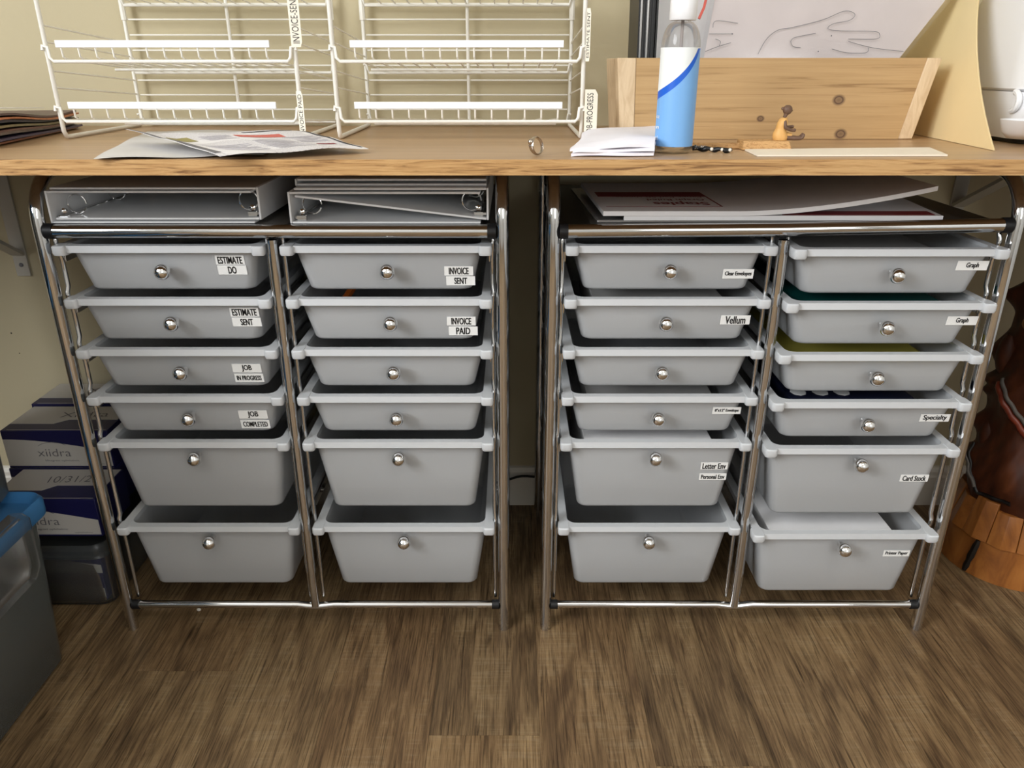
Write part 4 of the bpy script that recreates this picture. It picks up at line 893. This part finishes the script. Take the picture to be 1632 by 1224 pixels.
# ------------------------------------------------------------------ right: carved totem
tc_ = Vector((.945, 1.235, 0)); tt = thing('carved_totem', tc_, 'tall dark carved wooden totem standing at the right end', 'carving')
def blob(mb, zs, fn, n=40, m=0):
    mb.rings([[tc_ + Vector((fn(z, 2 * math.pi * k / n) * math.cos(2 * math.pi * k / n), fn(z, 2 * math.pi * k / n) * math.sin(2 * math.pi * k / n), z)) for k in range(n)] for z in zs], True, m)
def lin(a, b, n): return [a + (b - a) * i / n for i in range(n + 1)]
mb = MB(); blob(mb, lin(.0005, .072, 6), lambda z, a: .118 - .10 * z); fin('base_ring', mb, 'totem_orange', tt, angle=60)
for a in (150, 205, 300):
    a_ = R(a); pts = [tc_ + Vector(((.1185 - .1 * z) * math.cos(a_ + z), (.1185 - .1 * z) * math.sin(a_ + z), z)) for z in lin(.003, .07, 6)]
    fin('base_stripe', MB().tube(pts, [.004, .006, .005, .007, .006, .006, .004], 6), 'totem_black', tt)
for k in range(15):
    a0 = 2 * math.pi * k / 15; a1 = 2 * math.pi * (k + .985) / 15; r0, r1 = .116, .100
    q = []
    for z, r, r_in in ((.0725, r0, .09), (.146 - .012 * (k % 2), r1, .08)):
        q.append([tc_ + Vector((rr * math.cos(a), rr * math.sin(a), z)) for a, rr in ((a0, r_in), (a0, r - .002), ((a0 + a1) / 2, r + .003), (a1, r - .002), (a1, r_in))])
    fin('carved_petal', MB().rings(q), 'totem_orange', tt, bev=.001)
def body_r(z, a):
    r = .098 - .06 * (z - .13) + .006 * math.sin(z * 42)
    # faces stacked along the left-hand profile: brow, nose, lips
    d = (math.degrees(a) - 150 + 540) % 360 - 180; wgt = math.exp(-(d / 13) ** 2)
    for (zc, amp, wd) in ((.206, .016, .011), (.262, .022, .022), (.325, .012, .009), (.346, .018, .009), (.405, .034, .030), (.505, .026, .018), (.575, .018, .016)):
        r += amp * wgt * math.exp(-((z - zc) / wd) ** 2)
    d2 = (math.degrees(a) - 215 + 540) % 360 - 180
    r += .014 * math.exp(-(d2 / 22) ** 2) * math.exp(-((z - .42) / .05) ** 2) - .006 * math.exp(-(d2 / 40) ** 2) * math.exp(-((z - .30) / .05) ** 2)
    return max(.02, r + .003 * math.sin(a * 7 + z * 30) + .0015 * math.sin(a * 19 - z * 110))
mb = MB(); blob(mb, lin(.12, .66, 90), body_r, 72); fin('carved_body', mb, 'totem_wood', tt, angle=70)
def band(a0, a1, z0, z1, off, r, m, nm, n=14):
    pts = []
    for i in range(n + 1):
        t = i / n; a = R(a0 + (a1 - a0) * t); z = z0 + (z1 - z0) * t; rr = body_r(z, a) + off; pts.append(tc_ + Vector((rr * math.cos(a), rr * math.sin(a), z)))
    fin(nm, MB().tube(pts, r, 8), m, tt, angle=60)
band(172, 222, .352, .272, 0, .006, 'totem_red', 'lip'); band(176, 224, .362, .284, 0, .004, 'totem_white', 'teeth')
band(158, 190, .222, .148, 0, .004, 'totem_black', 'groove'); band(190, 225, .148, .156, 0, .004, 'totem_black', 'groove'); band(161, 188, .21, .158, .004, .003, 'totem_white', 'paint_line')
for (a, z, r) in ((190, .47, .014),):
    rr = body_r(z, R(a)); fin('eye', MB().sphere(tc_ + Vector((rr * math.cos(R(a)), rr * math.sin(R(a)), z)), r, 14), 'totem_orange', tt)
for (a, z, r, sq) in ((160, .40, .024, (.7, .7, 1.6)), (163, .245, .02, (.7, .7, 1.5)), (168, .51, .02, (.8, .8, 1.1))):
    rr = body_r(z, R(a)) - .012; fin('carved_cheek', MB().sphere(tc_ + Vector((rr * math.cos(R(a)), rr * math.sin(R(a)), z)), r, 16, sq), 'totem_wood', tt)
mb = MB(); blob(mb, lin(.655, .73, 6), lambda z, a: .07 + .02 * math.sin((z - .655) / .075 * math.pi)); fin('crown', mb, 'totem_wood', tt, angle=60)
# crumb on the floor
c = atZ(317, 972, .003); tag(fin('crumb', MB().sphere((c.x, c.y, .0035), .0034, 8, (1.1, .8, .8)), 'crumb'), 'tiny white crumb on the floor under the left cart rail', 'crumb')
